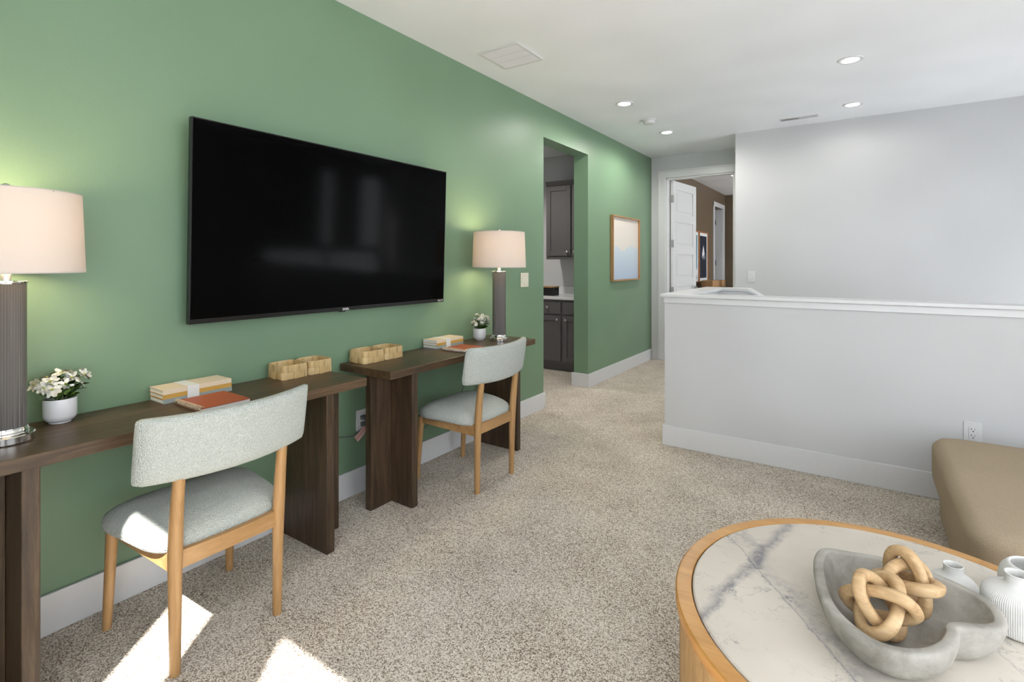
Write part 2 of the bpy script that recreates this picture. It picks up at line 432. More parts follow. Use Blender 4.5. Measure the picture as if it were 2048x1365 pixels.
struct('wall_closet', wall('X', -1.0, -0.9, 10.2, 11.6, 0, ZC), 'white')
struct('wall_closet_near', wall('Y', 10.1, 10.2, -1.0, -0.15, 0, ZC), 'white')
struct('wall_closet_far', wall('Y', 11.5, 11.6, -0.9, -0.15, 0, ZC), 'white')
YP = 6.02
struct('wall_pantry_back', wall('Y', YP, YP + 0.1, -2.8, -0.165, 0, ZC), 'white')
struct('wall_pantry_side', wall('X', -2.8, -2.7, 3.3, YP, 0, ZC), 'white')
struct('wall_pantry_front', wall('Y', 3.2, 3.3, -2.8, -0.165, 0, ZC), 'white')

# half walls round the stairs with their caps
CAPZ = 1.086
struct('wall_half', B(1.20, XR, 3.68, YH, 0, CAPZ - 0.022), 'white')
struct('wall_half_side', B(1.20, XS, YH, 4.95, -0.25, CAPZ - 0.022), 'white')
sl = -0.60; xk, xe = 1.56, 3.3
struct('wall_half_stair', prism([(XS, -1.7), (xe, -1.7), (xe, CAPZ - 0.022 + sl * (xe - xk)), (xk, CAPZ - 0.022), (XS, CAPZ - 0.022)], 'Y', 4.83, 4.95), 'white')
struct('trim_1', B(1.175, XR, 3.648, YH + 0.035, CAPZ - 0.022, CAPZ, 0.004), 'trim')
struct('trim_2', B(1.175, XS + 0.035, YH + 0.035, 4.985, CAPZ - 0.022, CAPZ, 0.004), 'trim')
struct('trim_3', prism([(XS + 0.035, CAPZ - 0.022), (XS + 0.035, CAPZ), (xk, CAPZ), (xe, CAPZ + sl * (xe - xk)), (xe, CAPZ - 0.026 + sl * (xe - xk)), (xk, CAPZ - 0.022)], 'Y', 4.795, 4.985), 'trim')
# apron moulding under the caps
struct('trim_4', B(1.188, XR, 3.668, 3.68, CAPZ - 0.064, CAPZ - 0.022, 0.003), 'trim')
struct('trim_5', B(1.188, 1.20, 3.668, 4.96, CAPZ - 0.064, CAPZ - 0.022, 0.003), 'trim')
struct('trim_6', prism([(XS, CAPZ - 0.064), (xk, CAPZ - 0.064), (xe, CAPZ - 0.066 + sl * (xe - xk)), (xe, CAPZ - 0.022 + sl * (xe - xk)), (xk, CAPZ - 0.022), (XS, CAPZ - 0.022)], 'Y', 4.815, 4.83), 'trim')

# stairs inside the well
bm = bmesh.new()
for i in range(8):
    box(bm, XS + 0.27 * i, XS + 0.27 * (i + 1), 4.95, YSW, -1.7, -0.18 * (i + 1))
st = struct('floor_stairs', bm, 'carpet')
struct('floor_landing', B(XS + 0.27 * 8, XR, YH, YSW, -1.75, -1.6), 'carpet')
struct('floor_lower', B(XS, XS + 0.27 * 8, YH, 4.83, -1.75, -1.7), 'carpet')
struct('wall_stair_near', B(1.2, XR, 3.68, YH, -1.75, -0.25), 'white')
struct('wall_stair_side', B(1.2, XS, YH, YSW, -1.75, -0.25), 'white')

# baseboards
BH = 0.142
struct('baseboard_left', B(0, 0.014, YB, OP0 - 0.0, 0, BH, 0.003), 'trim')
struct('baseboard_left_far', B(0, 0.014, OP1 - 0.014, YE, 0, BH, 0.003), 'trim')
struct('baseboard_opening_far', B(-0.19, 0.0, OP1 - 0.014, OP1, 0, BH, 0.003), 'trim')
struct('baseboard_opening_near', B(-0.19, 0.014, OP0, OP0 + 0.014, 0, BH, 0.003), 'trim')
struct('baseboard_half', B(1.186, XR, 3.666, 3.68, 0, BH, 0.003), 'trim')
struct('baseboard_half_side', B(1.186, 1.20, 3.68, 4.96, 0, BH, 0.003), 'trim')
struct('baseboard_bedroom', B(0, 0.014, YE + 0.12, BD0 - 0.09, 0, BH, 0.003), 'trim')
struct('baseboard_end', B(1.15, 1.22, YE - 0.014, YE, 0, BH, 0.003), 'trim')

# bedroom doorway casing, one piece per side
def casing_Y(y, x0, x1, z, wd, th, names):
    bm = bmesh.new(); box(bm, x0 - wd, x0, y - th, y, 0, z + wd, 0.004); box(bm, x0 - wd * 1.0, x0 - wd * 0.78, y - th - 0.008, y - th + 0.002, 0, z + wd, 0.002); struct(names[0], bm, 'trim')
    bm = bmesh.new(); box(bm, x1, x1 + wd, y - th, y, 0, z + wd, 0.004); struct(names[1], bm, 'trim')
    bm = bmesh.new(); box(bm, x0, x1, y - th, y, z, z + wd, 0.004); box(bm, x0 - wd * 0.9, x1 + wd, y - th - 0.008, y - th + 0.002, z + wd * 0.8, z + wd, 0.002); struct(names[2], bm, 'trim')
casing_Y(YE, D0, D1, DZ, 0.10, 0.018, ('trim_7', 'trim_8', 'trim_9'))
struct('trim_10', B(D0, D0 + 0.018, YE, YE + 0.12, 0, DZ, 0.002), 'trim')
struct('trim_11', B(D1 - 0.018, D1, YE, YE + 0.12, 0, DZ, 0.002), 'trim')
struct('trim_12', B(D0, D1, YE, YE + 0.12, DZ - 0.018, DZ, 0.002), 'trim')

# bedroom door, five panels, swung open into the bedroom
def panel_door(name, L, Ht, th, loc, rotz):
    d = bpy.data.objects.new(name, None); C.objects.link(d); d['kind'] = 'structure'; d.location = loc; d.rotation_euler = (0, 0, rotz)
    st_, rl = 0.115, 0.115
    ph = (Ht - 0.115 - 0.20 - 4 * rl) / 5
    bm = bmesh.new(); box(bm, 0, st_, -th, 0, 0, Ht, 0.002); obj('stile', bm, 'trim', d)
    bm = bmesh.new(); box(bm, L - st_, L, -th, 0, 0, Ht, 0.002); obj('stile', bm, 'trim', d)
    z = 0.0
    for i in range(6):
        h = 0.20 if i == 0 else rl
        obj('rail', B(st_, L - st_, -th, 0, z, z + h, 0.002), 'trim', d); z += h
        if i < 5:
            p = obj('panel', B(st_ - 0.004, L - st_ + 0.004, -th + 0.013, -0.013, z - 0.004, z + ph + 0.004), 'trim', d)
            bm = bmesh.new(); box(bm, st_ + 0.035, L - st_ - 0.035, -th + 0.006, -0.006, z + 0.035, z + ph - 0.035, 0.004)
            obj('raised_field', bm, 'trim', p); z += ph
    return d
door = panel_door('door_1', 0.84, 2.42, 0.036, (D0 + 0.026, YE + 0.115, 0.012), radians(84.0))
for hz in (0.30, 0.92, 1.56, 2.17):
    bm = bmesh.new(); box(bm, -0.006, 0.001, -0.040, 0.020, hz - 0.05, hz + 0.05, 0.001); lathe([(0.008, hz - 0.052), (0.008, hz + 0.052)], 12, (-0.004, -0.044), bm=bm)
    obj('hinge', bm, 'nickel', door)
bm = lathe([(0.028, 0), (0.028, 0.008), (0.012, 0.012), (0.010, 0.045)], 20)
bmesh.ops.transform(bm, matrix=Matrix.Translation((0.78, -0.036, 0.94)) @ Matrix.Rotation(pi / 2, 4, 'X'), verts=bm.verts[:])
tube([(0.78, -0.078, 0.94), (0.74, -0.08, 0.94), (0.67, -0.078, 0.938)], [0.011, 0.010, 0.008], 10, bm=bm)
obj('door_handle', bm, 'nickel', door, True)

# far door in the brown wall
wd = 0.09
struct('trim_13', B(0, 0.018, BD0 - wd, BD0, 0, BDZ + wd, 0.004), 'trim')
struct('trim_14', B(0, 0.018, BD1, BD1 + wd, 0, BDZ + wd, 0.004), 'trim')
struct('trim_15', B(0, 0.022, BD0 - wd, BD1 + wd, BDZ, BDZ + wd, 0.004), 'trim')
struct('trim_16', B(-0.15, 0, BD1 - 0.02, BD1, 0, BDZ, 0.002), 'trim')
d2 = panel_door('door_2', 0.74, 2.40, 0.036, (-0.15, BD1 - 0.022, 0.012), radians(180))
for hz in (0.35, 1.30, 2.15):
    obj('hinge', B(-0.02, 0.03, -0.004, 0.004, hz - 0.05, hz + 0.05, 0.001), 'nickel', d2)

# windows behind the camera and, some only added for daylight, on the right wall (frame, sash bars, pane, sill)
k = 1
for (a, b, c, d) in WIN_BACK:
    y0, y1 = YB - 0.11, YB - 0.05; f = 0.03
    bm = bmesh.new(); box(bm, a, a + f, y0, y1, c, d); box(bm, b - f, b, y0, y1, c, d); box(bm, a + f, b - f, y0, y1, c, c + f); box(bm, a + f, b - f, y0, y1, d - 0.055, d)
    wn = struct('window_%d' % k, bm, 'trim'); k += 1
    obj('pane', B(a + f, b - f, YB - 0.083, YB - 0.077, c + f, d - 0.055), 'glass', wn)
    obj('window_sill', B(a - 0.03, b + 0.03, YB, YB + 0.05, c - 0.03, c, 0.004), 'trim', wn)
for (a, b, c, d) in WIN_STAIR_AND_FILL:
    x0, x1 = XR + 0.05, XR + 0.11; f = 0.03
    bm = bmesh.new(); box(bm, x0, x1, a, a + f, c, d); box(bm, x0, x1, b - f, b, c, d); box(bm, x0, x1, a + f, b - f, c, c + f); box(bm, x0, x1, a + f, b - f, d - f, d)
    if b - a > 1.5: box(bm, x0, x1, (a + b) / 2 - 0.03, (a + b) / 2 + 0.03, c + f, d - f)
    wn = struct('window_%d' % k, bm, 'trim'); k += 1  # the wide windows here are unseen, added to let in more daylight
    obj('pane', B(XR + 0.077, XR + 0.083, a + f, b - f, c + f, d - f), 'glass', wn)

# ------------------------------------------------------------------ desks
def make_desk():
    t = thing('console_desk', '', 'desk', group='two matching dark wood console desks along the green wall')
    Lh = 0.6925; z1 = 0.758; th = 0.040
    obj('desktop', B(0.018, 0.418, -Lh, Lh, z1 - th, z1, 0.0035), 'dark_wood', t)
    for s in (-1, 1):
        y0, y1 = sorted((s * 0.483, s * 0.525)); obj('leg_panel', B(0.05, 0.398, y0, y1, 0, z1 - th, 0.003), 'dark_wood_z', t)
        y0, y1 = sorted((s * 0.525, s * 0.668)); obj('leg_fin', B(0.198, 0.240, y0, y1, 0, z1 - th, 0.003), 'dark_wood_z', t)
    return t
DY = (0.9475, 2.4825); ZD = 0.758
desk = make_desk(); desk.location = (0, DY[0], 0); desk['label'] = 'dark wooden console desk nearest the camera, with the large lamp at its left end'
dup(desk, (0, DY[1], 0), 'dark wooden console desk farther along, beside the pantry opening')

# ------------------------------------------------------------------ chairs
def make_chair():
    t = thing('dining_chair', '', 'chair', group='two boucle chairs at the desks')
    # local frame: x away from the wall (chair back at +x), y along the wall, origin under the seat centre line at the wall
    for s in (-1, 1):
        pts = [(0.571, s * 0.172, 0.0), (0.573, s * 0.173, 0.20), (0.577, s * 0.174, 0.38), (0.588, s * 0.174, 0.52), (0.603, s * 0.173, 0.64), (0.617, s * 0.172, 0.74)]
        obj('leg', tube(catmull(pts, 4, False), [0.0155 + 0.0055 * min(1, i / 8) - 0.006 * max(0, (i - 10) / 10) for i in range(21)], 20), 'oak', t, True)
        pts = [(0.143, s * 0.215, 0.0), (0.158, s * 0.210, 0.22), (0.170, s * 0.206, 0.385)]
        obj('leg', tube(catmull(pts, 4, False), [0.0145 + 0.0055 * i / 8 for i in range(9)], 20), 'oak', t, True)
        # side rail, deeper towards the back
        bm = prism([(0.170, 0.345), (0.57, 0.322), (0.57, 0.392), (0.170, 0.392)], 'Y', -0.011, 0.011)
        for v in bm.verts: v.co.y += s * (0.204 - (v.co.x - 0.17) / 0.40 * 0.034)
        obj('side_rail', bm, 'oak_y', t)
    rings = []
    for i in range(13):
        y = -0.165 + 0.33 * i / 12; x = 0.573 + 0.012 * (1 - (y / 0.165) ** 2); zb = 0.334 + 0.006 * (1 - (y / 0.165) ** 2)
        rings.append([(x - 0.011, y, zb), (x + 0.011, y, zb), (x + 0.011, y, 0.392), (x - 0.011, y, 0.392)])
    obj('back_rail', loft(bmesh.new(), rings), 'oak_y', t)
    obj('front_rail', B(0.160, 0.182, -0.195, 0.195, 0.345, 0.392, 0.002), 'oak_y', t)
    # seat cushion: rounded trapezoid, domed
    def outline(inset, n=72):
        out = []
        for i in range(n):
            a = 2 * pi * i / n; ca, sa = cos(a), sin(a); e = 2 / 4.6
            x = math.copysign(abs(ca) ** e, ca); y = math.copysign(abs(sa) ** e, sa)
            hw = 0.272 - 0.052 * (x + 1) / 2
            out.append((0.360 + x * (0.212 - inset), y * (hw - inset)))
        return out
    prof = [(0.024, 0.388), (0.006, 0.390), (0.0, 0.398), (0.0, 0.414), (0.006, 0.432), (0.022, 0.446), (0.045, 0.458), (0.08, 0.469), (0.12, 0.476), (0.16, 0.480), (0.19, 0.482)]
    rings = []
    for ins, z in prof: rings.append([(x, y, z - 0.014 * max(0, (x - 0.40) / 0.2) ) for x, y in outline(ins)])
    bm = loft(bmesh.new(), rings); seat = obj('seat', bm, 'boucle', t, True, 60)
    rings = [[(x, y, z) for x, y in outline(0.016)] for z in (0.3855, 0.391)]
    obj('seat_underside', loft(bmesh.new(), rings), 'darkgap', t)
    # backrest: curved pad with rounded section
    n = 40; rings = []
    for i in range(n + 1):
        s = -1 + 2 * i / n; e = 1.0
        ed = max(0.0, (abs(s) - 0.93) / 0.07); e = math.sqrt(max(0.0, 1 - ed * ed)) * 0.96 + 0.04
        y = 0.283 * s; x0 = 0.640 - 0.062 * s * s
        hz = 0.106 * (0.95 + 0.05 * e) - 0.001 * s * s; ht = 0.029 * (0.35 + 0.65 * e)
        zc = 0.729 + 0.006 * s * s
        ring = []
        for j in range(28):
            a = 2 * pi * j / 28; ca, sa = cos(a), sin(a)
            dx = math.copysign(abs(ca) ** 0.62, ca) * ht; dz = math.copysign(abs(sa) ** 0.34, sa) * hz
            ring.append((x0 + dx + dz * 0.16, y - dx * 0.40 * s * 0.6, zc + dz))
        rings.append(ring)
    obj('backrest', loft(bmesh.new(), rings), 'boucle', t, True, 60)
    return t
chair = make_chair(); chair.location = (0, 0.918, 0); chair['label'] = 'ivory boucle chair with oak legs partly in the sunlight, at the near desk'
dup(chair, (0, 2.468, 0), 'ivory boucle chair with oak legs at the farther desk, out of the sun')

# ------------------------------------------------------------------ table lamps
def make_lamp():
    t = thing('table_lamp', '', 'lamp', group='two matching table lamps')
    obj('base', lathe([(0.066, 0), (0.068, 0.003), (0.068, 0.022), (0.065, 0.025), (0.054, 0.026), (0.052, 0.030), (0.054, 0.034), (0.052, 0.038), (0.050, 0.045)], 56), 'chrome', t, True, 30)
    obj('column', lathe([(0.0475, 0.045), (0.0475, 0.484)], 64), 'herring', t, True)
    obj('top_cap', lathe([(0.0495, 0.484), (0.0505, 0.486), (0.0505, 0.491), (0.048, 0.493), (0.014, 0.494)], 48), 'chrome', t, True, 30)
    obj('neck', lathe([(0.012, 0.493), (0.012, 0.60), (0.008, 0.605)], 24), 'acrylic', t, True)
    bm = bmesh.new(); R0, R1, z0, z1 = 0.190, 0.181, 0.517, 0.768
    lathe([(R0 - 0.0015, z0), (R0, z0), (R1, z1), (R1 - 0.0015, z1), (R0 - 0.0015, z0)], 72, cap0=False, cap1=False, bm=bm)
    sh = obj('shade', bm, 'shade', t, True, 50)
    for R, z in ((R0 - 0.0005, z0 + 0.002), (R1 - 0.0005, z1 - 0.002)):
        obj('shade_trim', tube([(R * cos(2 * pi * i / 60), R * sin(2 * pi * i / 60), z) for i in range(60)], 0.0014, 6, True), 'shade', sh, True)
    bm = bmesh.new()
    for i in range(3):
        a = 2 * pi * i / 3 + 0.4; tube([(0, 0, z1 - 0.012), (R1 * cos(a), R1 * sin(a), z1 - 0.004)], 0.002, 6, bm=bm)
    obj('spider_ring', bm, 'chrome', sh, True)
    obj('finial', lathe([(0.004, z1 - 0.012), (0.004, z1 + 0.004), (0.012, z1 + 0.006), (0.0145, z1 + 0.013), (0.011, z1 + 0.021), (0.003, z1 + 0.025)], 20), 'chrome', t, True, 60)
    obj('bulb', lathe([(0.010, 0.605), (0.014, 0.612), (0.029, 0.640), (0.030, 0.655), (0.022, 0.675), (0.006, 0.685)], 20), 'bulb', t, True, 60)
    l = bpy.data.lights.new('lamp_light', 'POINT'); l.energy = 5.0; l.color = (1.0, 0.76, 0.46); l.shadow_soft_size = 0.045
    o = bpy.data.objects.new('lamp_light', l); C.objects.link(o); o.parent = t; o.location = (0, 0, 0.70)
    o = bpy.data.objects.new('lamp_light', l); C.objects.link(o); o.parent = t; o.location = (0, 0, 0.60)
    return t
lamp = make_lamp(); lamp.location = (0.200, 0.430, ZD); lamp['label'] = 'table lamp with white drum shade cut by the left edge of the photo'
lamp2 = dup(lamp, (0.250, 2.957, ZD), 'table lamp with white drum shade and dark woven column near the pantry opening')

# ------------------------------------------------------------------ television
TY0, TY1, TZ0, TZ1 = 1.006, 2.575, 1.050, 1.912
tv = thing('television', 'large black flat screen television mounted on the green wall', 'television', (0.078, (TY0 + TY1) / 2, (TZ0 + TZ1) / 2))
tv.rotation_euler = (0, radians(1.7), 0)
W, Hh = (TY1 - TY0) / 2, (TZ1 - TZ0) / 2
obj('screen', B(-0.004, 0.0, -W + 0.006, W - 0.006, -Hh + 0.020, Hh - 0.006), 'screen', tv)
bm = bmesh.new(); box(bm, -0.022, 0.003, -W, -W + 0.006, -Hh, Hh, 0.001); box(bm, -0.022, 0.003, W - 0.006, W, -Hh, Hh, 0.001)
box(bm, -0.022, 0.003, -W + 0.006, W - 0.006, Hh - 0.006, Hh, 0.001); box(bm, -0.022, 0.003, -W + 0.006, W - 0.006, -Hh, -Hh + 0.020, 0.001)
M['bezel'] = plain('dark_metal_bezel', (0.005, 0.005, 0.005), 0.22, 0.1, var=0.03)
obj('bezel', bm, 'bezel', tv)
obj('back_panel', B(-0.050, -0.0045, -W + 0.02, W - 0.02, -Hh + 0.03, Hh - 0.02, 0.01), 'black', tv)
obj('wall_mount', B(-0.070, -0.050, -0.30, 0.30, -0.18, 0.18, 0.002), 'black', tv)
obj('sensor', B(-0.018, 0.001, -0.035, 0.0, -Hh - 0.007, -Hh, 0.001), 'black', tv)
RT = Matrix(((0, 0, 1, 0), (1, 0, 0, 0), (0, 1, 0, 0), (0, 0, 0, 1)))
def put_text(body, size, depth, loc, parent, mat, name='lettering'):
    me = text_mesh(body, size, depth); me.transform(RT); me.transform(Matrix.Translation(loc)); return obj(name, me, mat, parent)
put_text('onn.', 0.026, 0.0004, (0.0036, 0.0, -Hh + 0.010), tv, 'logo', 'maker_logo')
put_text('Roku TV', 0.014, 0.0003, (0.0036, W - 0.032, -Hh + 0.010), tv, 'logo', 'corner_lettering')

# ------------------------------------------------------------------ framed print on the green wall
def framed(name, label, y0, y1, z0, z1, mat, wood_m, dep, fr, mat_w, x=0.0):
    t = thing(name, label, 'picture', (x, (y0 + y1) / 2, z0)); hw = (y1 - y0) / 2; h = z1 - z0
    obj('frame_side', B(0.004, dep, -hw, -hw + fr, 0, h, 0.0015), wood_m, t); obj('frame_side', B(0.004, dep, hw - fr, hw, 0, h, 0.0015), wood_m, t)
    obj('frame_top', B(0.004, dep, -hw + fr, hw - fr, h - fr, h, 0.0015), wood_m, t); obj('frame_bottom', B(0.004, dep, -hw + fr, hw - fr, 0, fr, 0.0015), wood_m, t)
    if mat_w: obj('mat_board', B(0.004, dep * 0.4, -hw + fr, hw - fr, fr, h - fr), 'paper', t)
    e = fr + mat_w
    obj('print', B(dep * 0.3 if not mat_w else dep * 0.4, dep * 0.42 if not mat_w else dep * 0.46, -hw + e, hw - e, e, h - e), mat, t)
    return t
M['print1'] = print_mat('pale_mountain_print', (0.66, 0.60, 0.54), (0.68, 0.65, 0.60), (0.40, 0.49, 0.62), (0.54, 0.62, 0.67), 0.52, 0.42, 1, 3.2, None, 5.1)
framed('framed_print', 'oak framed print of pale misty mountains on the green wall', 5.478, 6.335, 1.098, 1.860, 'print1', 'frame_wood', 0.042, 0.016, 0)

# ------------------------------------------------------------------ wall plates
def decora_outlet(label, loc, rotz, name='wall_outlet'):
    t = thing(name, label, 'outlet', loc, rotz)      # local: x out of the wall, y along it
    obj('cover_plate', B(0.0, 0.006, -0.038, 0.038, -0.058, 0.058, 0.002), 'plate', t)
    f = obj('receptacle', B(0.006, 0.0085, -0.0175, 0.0175, -0.034, 0.034, 0.0015), 'plate', t)
    for zc in (0.017, -0.017):
        bm = bmesh.new(); box(bm, 0.0083, 0.0090, -0.009, -0.0065, zc, zc + 0.009); box(bm, 0.0083, 0.0090, 0.006, 0.008, zc + 0.001, zc + 0.008); box(bm, 0.0083, 0.0090, -0.003, 0.003, zc - 0.010, zc - 0.005)
        obj('slots', bm, 'darkgap', f)
    return t
decora_outlet('white duplex outlet on the half wall just above the taupe ottoman', (2.868, 3.68, 0.392), -pi / 2)
decora_outlet('white outlet low on the green wall between the two desks', (0.0, 1.948, 0.408), 0)
def switch(label, loc, rotz, printed):
    t = thing('light_switch', label, 'switch', loc, rotz)
    hw = 0.060 if printed else 0.038
    obj('cover_plate', B(0.0, 0.006, -hw, hw, -0.060, 0.060, 0.002), 'plate_cream' if printed else 'plate', t)
    r = obj('rocker', B(0.006, 0.0085 if printed else 0.010, -hw + 0.0215, hw - 0.0215, -0.033, 0.033, 0.001), 'plate_cream' if printed else 'plate', t)
    if printed:
        bm = bmesh.new(); box(bm, 0.0060, 0.0063, -0.022, 0.022, -0.046, -0.0445); box(bm, 0.0060, 0.0063, -0.018, 0.018, -0.0425, -0.0415); obj('printed_line', bm, 'ink', t)
    return t
switch('white switch plate on the green wall right of the far lamp', (0.0, 3.672, 1.164), 0, True)
switch('white light switch on the white stairwell wall', (1.382, YSW, 1.160), -pi / 2, False)

# plugs with the paper tag at the low outlet
t = thing('power_cord', 'dark plugs with a pink striped paper tag at the low green-wall outlet', 'plug', (0.0, 1.948, 0.408))
bm = B(0.0092, 0.034, -0.016, 0.014, 0.006, 0.028, 0.004); obj('plug', bm, 'plug', t)
bm = B(0.0092, 0.036, -0.014, 0.016, -0.032, -0.008, 0.004); obj('plug', bm, 'plug', t)
cord = tube(catmull([(0.034, 0.0, 0.016), (0.05, -0.012, 0.0), (0.048, -0.03, -0.028), (0.040, -0.075, -0.058), (0.03, -0.12, -0.060), (0.02, -0.30, -0.02), (0.02, -0.60, 0.04), (0.014, -0.90, 0.11), (0.014, -1.09, 0.17), (0.014, -1.18, 0.24), (0.012, -1.24, 0.305)], 6, False), 0.0028, 8); obj('cord', cord, 'plug', t, True)
cord = tube(catmull([(0.034, 0.0, -0.02), (0.045, 0.02, -0.06), (0.03, 0.10, -0.14), (0.022, 0.35, -0.20), (0.016, 0.52, -0.17), (0.014, 0.80, -0.07), (0.014, 0.92, 0.04), (0.012, 0.98, 0.30)], 8, False), 0.0028, 8); obj('cord', cord, 'plug', t, True)
M['tagstripe'] = plain('pink_stripe_ink', (0.50, 0.17, 0.15), 0.7, var=0.05)
def ribbon(pts, nrm, wd, th):
    pts = catmull(pts, 4, False); bm = bmesh.new(); rings = []
    n = Vector(nrm).normalized()
    for i, p in enumerate(pts):
        tt = (pts[min(i + 1, len(pts) - 1)] - pts[max(i - 1, 0)]).normalized(); s = tt.cross(n).normalized() * wd / 2; k2 = n * th / 2
        rings.append([p - s - k2, p + s - k2, p + s + k2, p - s + k2])
    return loft(bm, rings)
tg = obj('paper_tag', ribbon([(0.050, -0.010, -0.030), (0.056, -0.045, -0.058), (0.054, -0.078, -0.082)], (1, 0.1, 0.2), 0.036, 0.0006), 'tag', t)
for k2 in (-0.010, 0.0, 0.010):
    obj('stripe', ribbon([(0.0508, -0.010 + k2 * 0.6, -0.030 - k2 * 0.8), (0.0568, -0.045 + k2 * 0.6, -0.058 - k2 * 0.8), (0.0548, -0.078 + k2 * 0.6, -0.082 - k2 * 0.8)], (1, 0.1, 0.2), 0.003, 0.0006), 'tagstripe', tg)

# ------------------------------------------------------------------ books, band, notebooks
def make_book(label, loc, cover, x0=0.0, x1=0.123, L=0.262, th=0.0175, group=None):
    t = thing('book', label, 'book', loc, 0, group)
    obj('pages', B(x0 + 0.002, x1 - 0.004, 0.003, L - 0.003, 0.0022, th - 0.0022), 'paper', t)
    bm = bmesh.new(); box(bm, x0, x1, 0, L, 0, 0.002); box(bm, x0, x1, 0, L, th - 0.002, th); box(bm, x1 - 0.002, x1, 0, L, 0.002, th - 0.002)
    obj('cover', bm, cover, t); return t
for (y0, where, dx) in ((0.884, 'on the near desk', 0.0), (2.436, 'on the farther desk', 0.0)):
    for i, (mt, nm) in enumerate((('bluegrey', 'blue-grey book at the bottom of the stack of three '), ('mustard', 'mustard book in the middle of the stack of three '), ('cream', 'cream book on top of the stack of three '))):
        make_book(nm + where, (0.012, y0 + (2 - i) * 0.001, ZD + i * 0.0176), mt, group='books stacked on the desks')
    b = obj('paper_band', bmesh.new(), 'paper'); bpy.data.objects.remove(b)
    bm = bmesh.new(); hh = 3 * 0.0176; yb0, yb1 = 0.088, 0.132
    box(bm, 0.0, 0.1245, yb0, yb1, hh + 0.0002, hh + 0.0012); box(bm, 0.1236, 0.1248, yb0, yb1, 0.001, hh + 0.0002)
    o = obj('paper_band', bm, 'paper'); o.location = (0.012, y0, ZD); tag(o, 'white paper band wrapped round the stack of books ' + where, 'band', 'paper bands')
def make_notebook(label, loc, Lx, Ly, rot=0):
    t = thing('spiral_notebook', label, 'notebook', loc, rot, 'rust notebooks on the desks')
    obj('pages', B(0.003, Lx - 0.003, 0.004, Ly - 0.003, 0.002, 0.0125), 'paper', t)
    obj('cover', B(0, Lx, 0, Ly, 0.0125, 0.0142, 0.0005), 'rust', t); obj('back_cover', B(0, Lx, 0, Ly, 0, 0.002), 'rust', t)
    bm = bmesh.new(); n = int(Lx / 0.0125)
    for i in range(n):
        x = 0.008 + (Lx - 0.016) * i / (n - 1)
        tube([(x + 0.0025 * sin(a), -0.001 + 0.0102 * cos(a), 0.0102 + 0.0102 * sin(a)) for a in [2 * pi * q / 16 for q in range(16)]], 0.0015, 6, True, bm)
    obj('spiral_binding', bm, 'gold', t, True); return t
make_notebook('rust leather spiral notebook on the near desk, partly behind the chair back', (0.168, 0.918, ZD), 0.21, 0.180)
make_notebook('rust leather spiral notebook on the farther desk', (0.190, 2.428, ZD), 0.21, 0.190)

# ------------------------------------------------------------------ woven baskets
def make_basket(label, loc, sx, sy, h):
    t = thing('woven_basket', label, 'basket', loc, 0, 'pale woven bark baskets on the desks')
    def pt(u, z, off):
        a = 2 * pi * u; ca, sa = cos(a), sin(a); q = 6.5 - 2.2 * (z / h) ** 2
        f = 1.0 / ((abs(ca) ** q + abs(sa) ** q) ** (1 / q)); g = 0.97 + 0.03 * (z / h)
        return (ca * f * (sx / 2 + off) * g, sa * f * (sy / 2 + off) * g, z)
    NS = 16; th = 0.0012; amp = 0.0022; rows = [(0.0015, h * 0.5 - 0.0006), (h * 0.5 + 0.0006, h - 0.001)]
    for r, (za, zb) in enumerate(rows):
        n = NS * 8; rings = []
        for i in range(n):
            u = i / n; o = -amp * cos(2 * pi * u * NS / 2 + r * pi)
            rings.append([pt(u, za, o), pt(u, zb, o), pt(u, zb, o - th), pt(u, za, o - th)])
        vs = []; bm = bmesh.new(); vs = [[bm.verts.new(p) for p in q] for q in rings]
        for i in range(n):
            j = (i + 1) % n
            for c in range(4): bm.faces.new((vs[i][c], vs[i][(c + 1) % 4], vs[j][(c + 1) % 4], vs[j][c]))
        obj('band', bm, 'bamboo2', t, True, 60)
    for k3 in range(NS):
        uc = k3 / NS; du = 0.43 / NS; s = 1 if k3 % 2 == 0 else -1; bm = bmesh.new()
        zs = [0.0, h * 0.12, h * 0.25, h * 0.42, h * 0.5, h * 0.58, h * 0.75, h * 0.9, h * 1.0]
        g = []
        for z in zs:
            o = amp * 1.1 * s * cos(pi * min(1, max(0, (z / h - 0.25) / 0.5))) + 0.0002
            g.append([pt(uc - du, z, o), pt(uc, z, o), pt(uc + du, z, o), pt(uc + du, z, o - th), pt(uc, z, o - th), pt(uc - du, z, o - th)])
        loft(bm, g); obj('stake', bm, 'bamboo' if k3 % 3 else 'bamboo2', t, True, 60)
    bm = bmesh.new(); n = 96
    rr = [[pt(i / n, h - 0.004, 0.0012), pt(i / n, h + 0.001, 0.001), pt(i / n, h + 0.001, -0.003), pt(i / n, h - 0.004, -0.0032)] for i in range(n)]
    vs = [[bm.verts.new(p) for p in q] for q in rr]
    for i in range(n):
        j = (i + 1) % n
        for c in range(4): bm.faces.new((vs[i][c], vs[i][(c + 1) % 4], vs[j][(c + 1) % 4], vs[j][c]))
    obj('rim', bm, 'bamboo', t, True, 60)
    bm = loft(bmesh.new(), [[pt(i / 48, 0.0005, -0.002) for i in range(48)], [pt(i / 48, 0.002, -0.002) for i in range(48)]])
    obj('base', bm, 'bamboo', t)
    return t
make_basket('woven basket at the front left on the near desk', (0.082, 1.442, ZD), 0.142, 0.136, 0.066)
make_basket('woven basket at the far end of the near desk, touching its twin', (0.084, 1.581, ZD), 0.140, 0.132, 0.066)
make_basket('woven basket at the near corner of the farther desk', (0.084, 1.918, ZD), 0.146, 0.148, 0.066)
make_basket('woven basket second along on the farther desk, nearer its books', (0.084, 2.066, ZD), 0.142, 0.136, 0.066)

